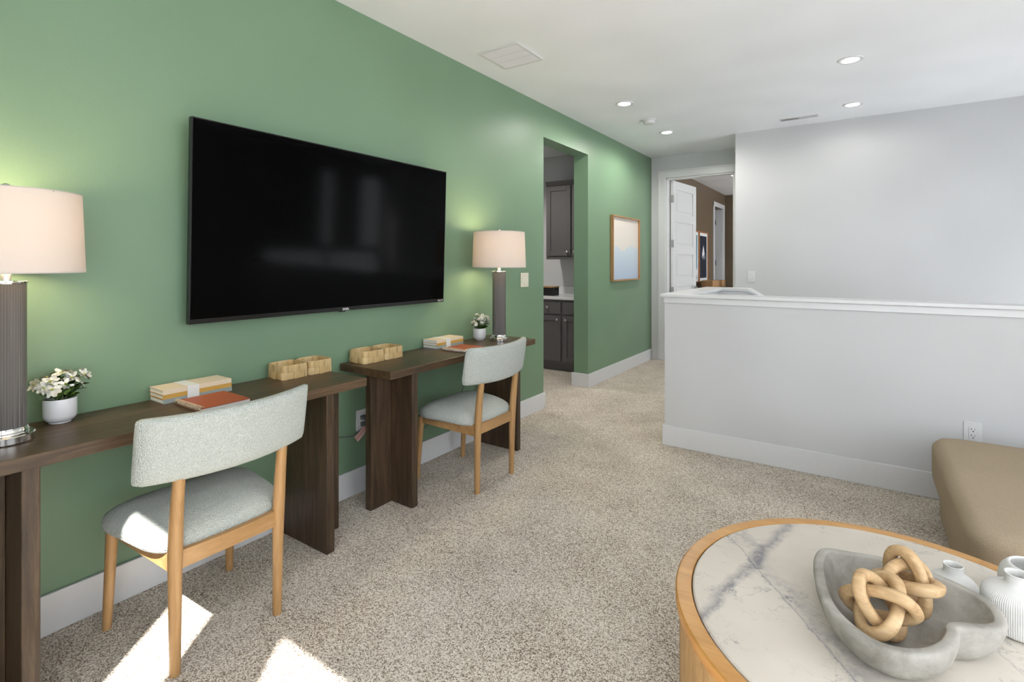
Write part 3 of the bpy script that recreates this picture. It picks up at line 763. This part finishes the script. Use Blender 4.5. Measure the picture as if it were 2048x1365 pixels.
# ------------------------------------------------------------------ potted flowers
def pot(t):
    obj('pot', lathe([(0.028, 0), (0.030, 0.001), (0.030, 0.005), (0.036, 0.008), (0.043, 0.016), (0.0455, 0.026), (0.0455, 0.082), (0.0445, 0.084), (0.0425, 0.083), (0.042, 0.066), (0.0, 0.066)], 48, cap1=False), 'ceramic', t, True, 40)
    bm = lathe([(0.0, 0.060), (0.041, 0.062), (0.041, 0.070), (0.028, 0.074), (0.0, 0.076)], 20, cap0=False, cap1=False); obj('soil', bm, 'soil', t, True)
def basis(nrm, spin=0.0):
    n = Vector(nrm).normalized(); u, v = frame_at(n); c, s = cos(spin), sin(spin)
    u, v = u * c + v * s, v * c - u * s
    m = Matrix.Identity(4)
    for i in range(3): m[i][0], m[i][1], m[i][2] = u[i], v[i], n[i]
    return m
def petal_mesh(L, Wd, cup):
    bm = bmesh.new(); nu = 5; rows = []
    for i in range(nu + 1):
        s = i / nu; wdt = Wd / 2 * (sin(pi * min(1, s * 0.86 + 0.10)) ** 0.8); x = 0.002 + L * s; z = cup * (s ** 2) - 0.25 * cup * s
        if i == nu: wdt = Wd * 0.20
        rows.append([(x, -wdt, z + 0.0012), (x + (0.0 if i < nu else 0.0), 0, z), (x, wdt, z + 0.0012)])
    vs = [[bm.verts.new(p) for p in r] for r in rows]
    for a, b in zip(vs, vs[1:]):
        for j in range(2): bm.faces.new((a[j], a[j + 1], b[j + 1], b[j]))
    r = bmesh.ops.solidify(bm, geom=bm.faces[:], thickness=0.0005)
    me = bpy.data.meshes.new('petal'); bm.to_mesh(me); bm.free(); me.materials.append(M['petal'])
    for p in me.polygons: p.use_smooth = True
    return me
def leaf_mesh(L, Wd, mat):
    bm = bmesh.new(); rows = []
    for i in range(7):
        s = i / 6; wdt = Wd / 2 * sin(pi * (0.06 + 0.90 * s)) ** 0.9; x = L * s; z = 0.25 * L * s * (1 - s)
        rows.append([(x, -wdt, z + 0.22 * wdt), (x, 0, z), (x, wdt, z + 0.22 * wdt)])
    vs = [[bm.verts.new(p) for p in r] for r in rows]
    for a, b in zip(vs, vs[1:]):
        for j in range(2): bm.faces.new((a[j], a[j + 1], b[j + 1], b[j]))
    bmesh.ops.solidify(bm, geom=bm.faces[:], thickness=0.0005)
    me = bpy.data.meshes.new('leaf'); bm.to_mesh(me); bm.free(); me.materials.append(M[mat])
    for p in me.polygons: p.use_smooth = True
    return me
def centre_mesh(r):
    bm = lathe([(r, 0), (r * 1.05, r * 0.4), (r * 0.7, r * 0.9), (0.0005, r * 1.1)], 10)
    bmesh.ops.recalc_face_normals(bm, faces=bm.faces[:])
    me = bpy.data.meshes.new('flower'); bm.to_mesh(me); bm.free(); me.materials.append(M['pistil']); return me
PM = [petal_mesh(0.0255, 0.0175, 0.003), petal_mesh(0.0265, 0.0160, -0.004), petal_mesh(0.0245, 0.0180, 0.005)]
CM = centre_mesh(0.0042); LM = [leaf_mesh(0.036, 0.019, 'leaf'), leaf_mesh(0.032, 0.017, 'leaf_dark'), leaf_mesh(0.040, 0.018, 'leaf_dark')]
def add_flower(t, p, nrm, n=8, scale=1.0, pm=None, cm=None):
    rng = random.random
    stem0 = Vector((p[0] * 0.3, p[1] * 0.3, 0.070)); pv = Vector(p)
    obj('stem', tube(catmull([stem0, stem0.lerp(pv, 0.5) + Vector((0, 0, 0.012)), pv - Vector(nrm).normalized() * 0.002], 4, False), 0.0011, 6), 'stem', t, True)
    f = bpy.data.objects.new('flower', cm or CM); C.objects.link(f); f.parent = t
    f.matrix_local = Matrix.Translation(pv) @ basis(nrm, rng() * 6) @ Matrix.Diagonal((scale, scale, scale, 1))
    for i in range(n):
        q = bpy.data.objects.new('petal', pm or random.choice(PM)); C.objects.link(q); q.parent = f
        q.matrix_local = Matrix.Rotation(2 * pi * i / n + (rng() - 0.5) * 0.25, 4, 'Z') @ Matrix.Rotation((rng() - 0.6) * 0.45, 4, 'Y') @ Matrix.Diagonal((0.9 + 0.2 * rng(),) * 3 + (1,))
def add_leaf(t, p, ang, pitch, k, sc=1.0):
    o = bpy.data.objects.new('leaf', LM[k]); C.objects.link(o); o.parent = t
    o.matrix_local = Matrix.Translation(p) @ Matrix.Rotation(ang, 4, 'Z') @ Matrix.Rotation(-pitch, 4, 'Y') @ Matrix.Rotation((random.random() - 0.5) * 1.2, 4, 'X') @ Matrix.Diagonal((sc, sc, sc, 1))
t = thing('potted_flowers', 'white daisy-like flowers in a white pot on the near desk', 'potted plant', (0.088, 0.588, ZD), 0, 'white potted flowers')
pot(t)
cv = Vector((2.28, -0.588, 0.42)).normalized()      # towards the viewer side of the room
for p, nr, sc in [((0.035, -0.030, 0.112), (1.0, -0.3, 0.45), 1.05), ((0.010, -0.028, 0.136), (0.8, -0.4, 0.75), 1.0), ((-0.005, 0.004, 0.158), (0.35, -0.1, 1.0), 1.0),
                  ((0.012, 0.028, 0.140), (0.9, -0.1, 0.6), 0.9), ((0.000, 0.066, 0.143), (0.7, 0.6, 0.5), 0.95), ((0.000, -0.066, 0.132), (0.2, -1.0, 0.6), 0.9),
                  ((-0.020, 0.030, 0.150), (-0.2, 0.3, 1.0), 0.8), ((0.010, 0.058, 0.112), (0.5, 0.9, 0.1), 0.62), ((0.030, -0.050, 0.122), (0.9, -0.7, 0.3), 0.85), ((-0.015, -0.030, 0.148), (0.1, -0.5, 1.0), 0.85), ((0.030, 0.006, 0.124), (1.0, 0.1, 0.5), 0.8)]:
    add_flower(t, (p[0], p[1], p[2] + 0.010), nr, 8, sc)
for i in range(60):
    a = random.random() * 2 * pi; r = 0.012 + 0.016 * random.random()
    add_leaf(t, (r * cos(a), r * sin(a), 0.074 + 0.050 * random.random()), a + (random.random() - 0.5), 0.2 + 1.0 * random.random(), random.choice((0, 0, 1, 2)), 0.9 + 0.5 * random.random())
t = thing('potted_flowers', 'small clustered white flowers in a white pot beside the far lamp', 'potted plant', (0.116, 2.903, ZD), 0, 'white potted flowers')
pot(t)
SP = petal_mesh(0.0135, 0.0130, 0.001); CS = centre_mesh(0.0017)
for (cx, cy, cz, R, cnt) in ((0.015, -0.078, 0.118, 0.020, 7), (0.030, -0.022, 0.142, 0.027, 12), (-0.005, -0.028, 0.164, 0.022, 7), (0.012, 0.058, 0.140, 0.027, 11), (-0.01, 0.038, 0.160, 0.018, 6), (0.01, 0.084, 0.114, 0.015, 4)):
    for i in range(cnt):
        d = Vector((random.uniform(0.0, 1), random.uniform(-1, 1), random.uniform(-0.5, 1))).normalized()
        add_flower(t, (cx + d.x * R, cy + d.y * R, cz + d.z * R), d, 5, 0.95, SP, CS)
for i in range(34):
    a = random.random() * 2 * pi; r = 0.012 + 0.018 * random.random()
    add_leaf(t, (r * cos(a), r * sin(a), 0.072 + 0.042 * random.random()), a + (random.random() - 0.5), 0.2 + 0.9 * random.random(), random.choice((0, 0, 1, 2)), 0.95 + 0.5 * random.random())

# ------------------------------------------------------------------ coffee table
TX, TYc, TZ, TR, TI = 2.453, 1.578, 0.42, 0.529, 0.484
t = thing('coffee_table', 'round drum coffee table with golden wood rim and white marble top', 'coffee table', (TX, TYc, 0))
nst = 44
for i in range(nst):         # upright staves of the drum
    a0, a1 = 2 * pi * i / nst, 2 * pi * (i + 1) / nst - 0.0025; bm = bmesh.new()
    dr = 0.0012 * random.random()
    sec = []
    for q in range(4):
        a = a0 + (a1 - a0) * q / 3; sec.append((a, TR - 0.010 - dr))
    poly = [(r * cos(a), r * sin(a)) for a, r in sec] + [((r - 0.022) * cos(a), (r - 0.022) * sin(a)) for a, r in reversed(sec)]
    prism(poly, 'Z', 0.0, TZ - 0.034, bm); obj('stave', bm, 'drumwood', t, True, 25)
nseg = 8
for i in range(nseg):        # rim in curved segments
    a0, a1 = 2 * pi * i / nseg + 0.35, 2 * pi * (i + 1) / nseg + 0.35 - 0.0012; rings = []
    for q in range(17):
        a = a0 + (a1 - a0) * q / 16; c_, s_ = cos(a), sin(a)
        rings.append([(r * c_, r * s_, z) for r, z in ((TI + 0.003, TZ - 0.034), (TR - 0.004, TZ - 0.034), (TR, TZ - 0.028), (TR, TZ - 0.005), (TR - 0.004, TZ - 0.001), (TR - 0.010, TZ), (TI + 0.005, TZ), (TI + 0.003, TZ - 0.002))])
    obj('rim_segment', loft(bmesh.new(), rings), 'rimwood', t, True, 35)
obj('marble_top', lathe([(TI - 0.004, TZ - 0.030), (TI, TZ - 0.028), (TI, TZ - 0.002), (TI - 0.003, TZ + 0.002), (TI - 0.006, TZ + 0.003)], 120), 'marble', t, True, 35)
obj('inner_core', lathe([(TR - 0.04, 0.0), (TR - 0.04, TZ - 0.034)], 48), 'darkgap', t)
ZT = TZ + 0.003

# ------------------------------------------------------------------ heart shaped bowl
hp = [(2.277, 1.668), (2.266, 1.560), (2.295, 1.405), (2.355, 1.322), (2.418, 1.300), (2.483, 1.328), (2.527, 1.385), (2.545, 1.438), (2.546, 1.462), (2.563, 1.476), (2.612, 1.503), (2.637, 1.540), (2.637, 1.600), (2.606, 1.652), (2.529, 1.697), (2.430, 1.712), (2.350, 1.695)]
hc = Vector((2.44, 1.52)); RIMZ = 0.090
hl = [Vector((p[0], p[1], 0)) - Vector((hc.x, hc.y, 0)) for p in hp]
out = [v for v in catmull(hl, 8)]
def inset_curve(P, d):
    n = len(P); res = []
    for i in range(n):
        tt = (P[(i + 1) % n] - P[i - 1]).normalized(); nn = Vector((-tt.y, tt.x, 0)); res.append(P[i] + nn * d)
    return res
area = sum(out[i].x * out[(i + 1) % len(out)].y - out[(i + 1) % len(out)].x * out[i].y for i in range(len(out)))
sg = 1 if area > 0 else -1
def smooth_ring(P, it):
    for _ in range(it): P = [(P[i - 1] + P[i] * 2 + P[(i + 1) % len(P)]) / 4 for i in range(len(P))]
    return P
core = Vector((0.005, -0.005, 0))
def ringz(P, z, sc=1.0): return [(core.x + (p.x - core.x) * sc, core.y + (p.y - core.y) * sc, z) for p in P]
o0 = smooth_ring(out, 2); i1 = smooth_ring(inset_curve(out, sg * 0.024), 4); i2 = smooth_ring(inset_curve(out, sg * 0.031), 8)
rings = [ringz(o0, 0.0, 0.66), ringz(o0, 0.004, 0.74), ringz(o0, 0.018, 0.84), ringz(o0, 0.042, 0.935), ringz(o0, 0.066, 0.985), ringz(o0, RIMZ - 0.008, 1.0), ringz(smooth_ring(inset_curve(out, sg * 0.002), 2), RIMZ - 0.003), ringz(smooth_ring(inset_curve(out, sg * 0.005), 2), RIMZ - 0.0006), ringz(smooth_ring(inset_curve(out, sg * 0.009), 3), RIMZ),
         ringz(smooth_ring(inset_curve(out, sg * 0.021), 4), RIMZ - 0.0005), ringz(smooth_ring(inset_curve(out, sg * 0.0235), 4), RIMZ - 0.002), ringz(i1, RIMZ - 0.006), ringz(i2, RIMZ - 0.022, 0.98), ringz(i2, 0.040, 0.90), ringz(i2, 0.025, 0.78), ringz(i2, 0.018, 0.60), ringz(smooth_ring(i2, 20), 0.015, 0.35), ringz(smooth_ring(i2, 60), 0.014, 0.08)]
o = obj('heart_bowl', loft(bmesh.new(), rings), 'concrete', None, True, 70); o.location = (hc.x, hc.y, ZT)
tag(o, 'grey concrete heart-shaped bowl holding wooden knots on the coffee table', 'bowl')

# ------------------------------------------------------------------ wooden knots: three interlocked carved rings each
def ring3(c, a, b, r, U, V, n=56, wob=0.004):
    """oval ring: centre, semi-axes along the two given directions"""
    U = Vector(U).normalized(); V = Vector(V); V = (V - U * V.dot(U)).normalized(); W_ = U.cross(V); P = []
    for i in range(n):
        q = 2 * pi * i / n; cu, su = cos(q), sin(q)
        P.append(Vector(c) + U * a * math.copysign(abs(cu) ** 0.85, cu) + V * b * math.copysign(abs(su) ** 0.85, su) + W_ * wob * sin(2 * q))
    return tube(P, [r * (1 + 0.05 * sin(3 * 2 * pi * i / n + a * 90)) for i in range(n)], 16, True, sq=3.6)
eu, ew = Vector((0.83, 0.557, 0.0)), Vector((-0.27, -0.83, 0.49)).normalized()
eu = (eu - ew * eu.dot(ew)).normalized(); ev = ew.cross(eu)          # right, up and outward axes of the leaning knots
def kv(a, b, c): return eu * a + ev * b + ew * c
def knot(label, loc, p, q, a, b, rad):
    """three oval rings at right angles, each passing through the next without touching"""
    t = thing('wooden_knot', label, 'ornament', loc, 0, 'interlocked wooden knots in the bowl')
    p = kv(*p).normalized(); q = kv(*q); q = (q - p * q.dot(p)).normalized(); s = p.cross(q)
    for u, v, k6 in ((p, q, 1.0), (q, s, 0.98), (s, p, 1.0)):
        obj('link', ring3((0, 0, 0), a * k6, b, rad, u, v, wob=0.0), 'knotwood', t, True, 60)
    return t
knot('carved pale wooden knot in front in the heart bowl', (2.405, 1.462, ZT + 0.0915), (0.93, -0.22, 0.30), (-0.30, 0.60, 0.74), 0.072, 0.042, 0.0132)
knot('carved pale wooden knot leaning at the back of the heart bowl', (2.464, 1.597, ZT + 0.0955), (0.80, -0.42, 0.42), (-0.55, -0.15, 0.80), 0.069, 0.039, 0.0128)

# ------------------------------------------------------------------ white vases
def vase(name, label, loc, prof, ribs, z_rib):
    n = ribs * 4
    rib = lambda i, z: (0.0007 * sin(2 * pi * i * ribs / n) if z_rib[0] < z < z_rib[1] else 0.0)
    pr = [tuple(p) for p in catmull([(r, z, 0) for r, z in prof], 4, False)]
    bm = lathe([(max(r, 0.0008), z) for r, z, _ in pr], n, rib=rib)
    o = obj(name, bm, 'ceramic_matte', None, True, 65); o.location = loc; return tag(o, label, 'vase', 'white vases on the coffee table')
vase('bottle_vase', 'ribbed white bottle vase in front at the right edge of the table', (2.682, 1.706, ZT),
     [(0.040, 0), (0.056, 0.002), (0.064, 0.010), (0.067, 0.040), (0.067, 0.072), (0.062, 0.088), (0.046, 0.100), (0.030, 0.106), (0.024, 0.114), (0.0235, 0.130), (0.025, 0.134), (0.023, 0.1355), (0.020, 0.132), (0.020, 0.112), (0.04, 0.095), (0.055, 0.06), (0.05, 0.012), (0.001, 0.010)], 104, (0.005, 0.096))
vase('round_vase', 'white wide-mouthed round vase behind the ribbed bottle vase', (2.742, 1.862, ZT),
     [(0.036, 0), (0.048, 0.002), (0.064, 0.022), (0.070, 0.048), (0.066, 0.074), (0.056, 0.090), (0.050, 0.095), (0.046, 0.093), (0.048, 0.085), (0.060, 0.060), (0.060, 0.040), (0.045, 0.010), (0.001, 0.008)], 64, (0.005, 0.06))
vase('small_vase', 'small white narrow-necked vase behind the heart bowl', (2.574, 1.800, ZT),
     [(0.030, 0), (0.042, 0.002), (0.052, 0.014), (0.052, 0.028), (0.042, 0.042), (0.028, 0.050), (0.022, 0.058), (0.021, 0.072), (0.022, 0.075), (0.020, 0.076), (0.0175, 0.072), (0.018, 0.056), (0.035, 0.042), (0.044, 0.022), (0.035, 0.008), (0.001, 0.006)], 48, (0.004, 0.03))

# ------------------------------------------------------------------ ottoman
def cushion(bm, x0, x1, y0, y1, z0, z1, r, crown=0.0, n=96, sq=9.0):
    cx, cy = (x0 + x1) / 2, (y0 + y1) / 2; hx, hy = (x1 - x0) / 2, (y1 - y0) / 2; rings = []
    prof = []
    for i in range(9):
        a = -pi / 2 + (pi / 2) * i / 8; prof.append((r * (1 - cos(a)), z0 + r + r * sin(a)))
    for i in range(9):
        a = (pi / 2) * i / 8; prof.append((r * (1 - cos(a)), z1 - r + r * sin(a)))
    for k4 in (0.12, 0.25, 0.4, 0.6, 0.8, 0.97): prof.append((r + (min(hx, hy) - r) * k4, z1 + crown * sin(pi / 2 * k4)))
    for ins, z in prof:
        ring = []
        for i in range(n):
            a = 2 * pi * i / n; ca, sa = cos(a), sin(a); f = 1 / ((abs(ca) ** sq + abs(sa) ** sq) ** (1 / sq))
            ring.append((cx + ca * f * (hx - ins), cy + sa * f * (hy - ins), z))
        rings.append(ring)
    return loft(bm, rings)
t = thing('ottoman', 'taupe upholstered ottoman by the half wall, cut by the right edge', 'ottoman', (0, 0, 0))
obj('base', cushion(bmesh.new(), 2.690, 3.80, 2.27, 3.40, 0.035, 0.27, 0.035, sq=14.0), 'taupe', t, True, 60)
obj('seat_cushion', cushion(bmesh.new(), 2.662, 3.83, 2.235, 3.42, 0.20, 0.428, 0.055, 0.022, sq=16.0), 'taupe', t, True, 60)
for x in (2.75, 3.72):
    for y in (2.36, 3.30): obj('foot', lathe([(0.02, 0), (0.026, 0.04)], 16, (x, y)), 'dark_wood_z', t, True)

# ------------------------------------------------------------------ ceiling fixtures
def downlight(label, x, y, watts):
    t = thing('recessed_light', label, 'ceiling light', (x, y, ZC), 0, 'recessed ceiling lights')
    obj('trim_ring', lathe([(0.052, -0.0015), (0.057, -0.006), (0.076, -0.006), (0.080, -0.001), (0.080, 0.0)], 48, cap0=False, cap1=False), 'trim', t, True, 40)
    obj('lens', lathe([(0.053, -0.002), (0.053, -0.0035), (0.035, -0.0045)], 40), 'led', t)
    l = bpy.data.lights.new('downlight', 'SPOT'); l.energy = watts; l.spot_size = radians(176); l.spot_blend = 0.5; l.color = (1.0, 0.96, 0.90); l.shadow_soft_size = 0.06
    o = bpy.data.objects.new('downlight', l); C.objects.link(o); o.parent = t; o.location = (0, 0, -0.012)
downlight('recessed ceiling light nearest the camera on the right, over the stairwell', 2.308, 4.33, 7)
downlight('recessed ceiling light at the right beside the long slotted vent', 2.308, 5.56, 9)
downlight('recessed ceiling light over the hall, before the smoke detector', 0.613, 4.38, 44)
downlight('recessed ceiling light over the hall, beyond the smoke detector', 0.613, 5.60, 78)
t = thing('recessed_light', 'unseen recessed ceiling light added to brighten the pantry', 'ceiling light', (-1.2, 4.7, ZC), 0, 'recessed ceiling lights')  # out-of-sight lamp added to light the cabinets
obj('trim_ring', lathe([(0.052, -0.0015), (0.057, -0.006), (0.076, -0.006), (0.080, -0.001), (0.080, 0.0)], 48, cap0=False, cap1=False), 'trim', t, True, 40)
obj('lens', lathe([(0.053, -0.002), (0.053, -0.0035), (0.035, -0.0045)], 40), 'led', t)
l = bpy.data.lights.new('pantry_fill_light', 'SPOT'); l.energy = 120; l.spot_size = radians(150); l.spot_blend = 0.6; l.color = (1, 0.95, 0.88); l.shadow_soft_size = 0.08
o = bpy.data.objects.new('pantry_fill_light', l); C.objects.link(o); o.parent = t; o.location = (0, 0, -0.015)

t = thing('smoke_detector', 'white round smoke detector on the hall ceiling', 'smoke detector', (0.618, 5.02, ZC))
obj('base_ring', lathe([(0.066, 0), (0.066, -0.008), (0.060, -0.012)], 40), 'plate', t, True, 30)
obj('housing', lathe([(0.056, -0.012), (0.058, -0.015), (0.054, -0.036), (0.046, -0.042)], 40), 'plate', t, True, 30)

t = thing('return_vent', 'large square white slatted vent on the ceiling near the green wall', 'vent', (0.368, 2.932, ZC))
hx, hy = 0.165, 0.172; f = 0.024
for a in ((-hx, hx, -hy, -hy + f), (-hx, hx, hy - f, hy), (-hx, -hx + f, -hy + f, hy - f), (hx - f, hx, -hy + f, hy - f)):
    obj('frame', B(a[0], a[1], a[2], a[3], -0.009, 0.0, 0.002), 'trim', t)
obj('duct', B(-hx + f, hx - f, -hy + f, hy - f, -0.0015, -0.0005), 'darkgap', t)
bm = bmesh.new(); n = 30
for i in range(n):           # fine louvre blades, too thin to pick apart
    x = -hx + f + (2 * hx - 2 * f) * (i + 0.5) / n; w2 = (2 * hx - 2 * f) / n
    b2 = bmesh.new(); box(b2, -w2 * 0.74, w2 * 0.74, -hy + f, hy - f, -0.0006, 0.0006)
    bmesh.ops.transform(b2, matrix=Matrix.Translation((x, 0, -0.005)) @ Matrix.Rotation(radians(-32), 4, 'Y'), verts=b2.verts[:])
    me = bpy.data.meshes.new('tmp'); b2.to_mesh(me); b2.free(); bm.from_mesh(me); bpy.data.meshes.remove(me)
lv = obj('louvres', bm, 'trim', t); lv['kind'] = 'stuff'
for y in (-0.045, 0.045): obj('cross_bar', B(-hx + f, hx - f, y - 0.002, y + 0.002, -0.009, -0.004), 'trim', t)

t = thing('supply_vent', 'long narrow white slotted vent on the ceiling by the stair wall', 'vent', (1.862, 5.772, ZC))
hx, hy = 0.168, 0.048; f = 0.014
obj('plate', wall('Z', -0.006, 0.0, -hx, hx, -hy, hy, [(-hx + f, -0.006, -hy + f, hy - f), (0.006, hx - f, -hy + f, hy - f)]), 'trim', t)
obj('duct', B(-hx + f, hx - f, -hy + f, hy - f, -0.0012, -0.0004), 'darkgap', t)
bm = bmesh.new()
for side in (-1, 1):
    for i in range(12):
        x = side * (0.010 + (hx - f - 0.012) * (i + 0.5) / 12)
        b2 = bmesh.new(); box(b2, -0.0052, 0.0052, -hy + f, hy - f, -0.0005, 0.0005)
        bmesh.ops.transform(b2, matrix=Matrix.Translation((x, 0, -0.0045)) @ Matrix.Rotation(radians(38 if side < 0 else -38), 4, 'Y'), verts=b2.verts[:])
        me = bpy.data.meshes.new('tmp'); b2.to_mesh(me); b2.free(); bm.from_mesh(me); bpy.data.meshes.remove(me)
lv = obj('blades', bm, 'trim', t); lv['kind'] = 'stuff'

# ------------------------------------------------------------------ pantry cabinets
def shaker(parent, name, x0, x1, z0, z1, y, th, knob, mat='grey_cab', fr=0.06):
    d = obj(name, B(x0 + fr - 0.002, x1 - fr + 0.002, y - th + 0.010, y, z0 + fr - 0.002, z1 - fr + 0.002), mat, parent) if fr else obj(name, B(x0, x1, y - th, y, z0, z1, 0.002), mat, parent)
    if fr:
        obj('stile', B(x0, x0 + fr, y - th, y, z0, z1, 0.002), mat, d); obj('stile', B(x1 - fr, x1, y - th, y, z0, z1, 0.002), mat, d)
        obj('rail', B(x0 + fr, x1 - fr, y - th, y, z0, z0 + fr, 0.002), mat, d); obj('rail', B(x0 + fr, x1 - fr, y - th, y, z1 - fr, z1, 0.002), mat, d)
    if knob:
        bm = lathe([(0.006, 0), (0.006, 0.012), (0.015, 0.018), (0.016, 0.024), (0.010, 0.029), (0.001, 0.030)], 20)
        bmesh.ops.transform(bm, matrix=Matrix.Translation((knob[0], y - th, knob[1])) @ Matrix.Rotation(pi / 2, 4, 'X'), verts=bm.verts[:])
        obj('knob', bm, 'nickel', d, True)
    return d
FY = 5.455; BX = -0.605
def base_cab(label, xa, xm, xb):
    t = thing('base_cabinet', label, 'cabinet', (0, 0, 0))
    obj('body', B(xa, xb, FY, YP, 0.10, 0.865), 'grey_cab', t); obj('toe_kick', B(xa, xb, FY + 0.06, YP, 0.0, 0.10), 'grey_cab', t)
    for (p, q, side) in ((xa, xm, 1), (xm, xb, -1)):
        g = 0.012
        shaker(t, 'drawer', p + g, q - g, 0.695, 0.845, FY, 0.02, ((p + q) / 2, 0.77), fr=0)
        kx = q - g - 0.045 if side > 0 else p + g + 0.045
        shaker(t, 'door', p + g, q - g, 0.125, 0.672, FY, 0.02, (kx, 0.625))
    return t
base_cab('grey shaker base cabinet seen through the green opening', BX - 0.385, BX, BX + 0.385)
base_cab('grey shaker base cabinet deeper in the pantry, left of the visible one', BX - 1.155, BX - 0.77, BX - 0.385)
bm = B(-2.6, -0.17, FY - 0.035, YP, 0.866, 0.902, 0.003); o = obj('countertop', bm, 'quartz'); tag(o, 'white quartz countertop on the grey pantry cabinets', 'countertop')
o = obj('backsplash', B(-2.6, -0.17, YP - 0.014, YP, 0.902, 1.0, 0.002), 'quartz'); tag(o, 'low white backsplash behind the pantry countertop', 'backsplash')
UY = YP - 0.34; UX = -0.597
t = thing('wall_cabinet', 'grey shaker wall cabinet above the pantry counter', 'cabinet', (0, 0, 0))
obj('body', B(UX - 0.36, UX + 0.40, UY, YP, 1.385, 2.30), 'grey_cab', t)
obj('crown', prism([(UY - 0.035, 2.34), (UY - 0.002, 2.28), (YP, 2.28), (YP, 2.34)], 'X', UX - 0.36, UX + 0.40), 'grey_cab', t)
obj('light_rail', B(UX - 0.36, UX + 0.40, UY - 0.004, UY + 0.02, 1.355, 1.385), 'grey_cab', t)
shaker(t, 'door', UX - 0.352, UX - 0.006, 1.40, 2.275, UY, 0.02, (UX - 0.05, 1.445))
shaker(t, 'door', UX + 0.012, UX + 0.36, 1.40, 2.275, UY, 0.02, (UX + 0.05, 1.445))
t = thing('bread_box', 'black box with wooden lid on the pantry counter', 'box', (-0.93, 5.62, 0.902))
obj('body', B(-0.14, 0.14, -0.09, 0.09, 0, 0.10, 0.006), 'black', t); obj('lid', B(-0.145, 0.145, -0.095, 0.095, 0.10, 0.114, 0.003), 'oak_y', t)

# ------------------------------------------------------------------ bedroom beyond the door
M['print2'] = print_mat('blue_peak_print', (0.10, 0.22, 0.28), (0.20, 0.33, 0.40), (0.30, 0.36, 0.40), (0.55, 0.58, 0.60), 0.30, 0.5, 1, 3.0, ((0.75, 0.76, 0.78), 0.35), 4.4)
def peak_print():
    n = N('navy_snow_peak_print'); tc = n.node('TexCoord'); sx = n.node('SeparateXYZ'); n.link(tc.outputs['Generated'], sx.inputs[0])
    u, z = sx.outputs[1], sx.outputs[2]; w2 = n.noise(tc.outputs['Generated'], 7, 6, 0.7)
    d = n.math('SUBTRACT', 0.80, n.math('MULTIPLY', n.math('ABSOLUTE', n.math('SUBTRACT', u, 0.52)), 1.15))
    m = n.math('MULTIPLY', n.math('MULTIPLY', n.math('SUBTRACT', d, z), 40.0, clamp=True), n.math('MULTIPLY', n.math('SUBTRACT', n.math('ADD', z, n.math('MULTIPLY', w2, 0.5)), 0.72), 14.0, clamp=True))
    m = n.math('MULTIPLY', m, n.math('MULTIPLY', n.math('SUBTRACT', w2, 0.36), 12.0, clamp=True))
    n.color(n.mix(m, (0.018, 0.026, 0.045), (0.72, 0.74, 0.78))); n.set(0.4, 0, 0.3); return n.m
M['print3'] = peak_print()
framed('framed_print', 'wood framed blue mountain print half hidden by the open bedroom door', 8.655, 9.290, 0.965, 1.872, 'print2', 'red_wood', 0.03, 0.022, 0.055)
framed('framed_print', 'wood framed navy print of a snowy peak on the brown bedroom wall', 9.297, 9.932, 0.965, 1.872, 'print3', 'red_wood', 0.03, 0.022, 0.055)
t = thing('dresser', 'dark dresser under the prints in the brown bedroom', 'dresser', (0.0, 9.35, 0))
obj('top', B(0.005, 0.47, -0.80, 0.80, 0.86, 0.89, 0.003), 'dark_wood', t); obj('body', B(0.015, 0.455, -0.78, 0.78, 0.06, 0.86), 'dark_wood', t)
for y in (-0.52, 0.0, 0.52):
    for z in (0.10, 0.35, 0.60): obj('drawer', B(0.455, 0.472, y - 0.25, y + 0.25, z, z + 0.235, 0.003), 'dark_wood', t)
for y in (-0.72, 0.72):
    for x in (0.06, 0.41): obj('foot', B(x - 0.02, x + 0.02, y - 0.02, y + 0.02, 0, 0.06), 'dark_wood_z', t)
def deco_box(label, y, L, h):
    t = thing('wooden_box', label, 'box', (0.25, y, 0.89), 0, 'brown boxes on the bedroom dresser')
    obj('body', B(-0.09, 0.09, -L / 2, L / 2, 0, h, 0.003), 'frame_wood', t)
    for k5 in (-0.035, 0.0, 0.035): obj('stripe', B(-0.0915, 0.0915, L / 2 - 0.075 + k5, L / 2 - 0.060 + k5, 0.001, h + 0.0015), 'chrome', t)
deco_box('long brown box with metal bands on the bedroom dresser', 9.17, 0.56, 0.125)
deco_box('short brown box with metal bands at the far end of the dresser', 9.72, 0.28, 0.115)
t = thing('ceiling_lamp', 'square white ceiling fixture just showing inside the bedroom', 'ceiling light', (1.318, 8.12, ZC))
obj('canopy', B(-0.10, 0.10, -0.10, 0.10, -0.03, 0.0, 0.004), 'trim', t); obj('stem', lathe([(0.012, -0.12), (0.012, -0.03)], 16), 'nickel', t, True)
obj('diffuser', B(-0.52, 0.52, -0.30, 0.30, -0.15, -0.12, 0.004), 'bedlight', t)
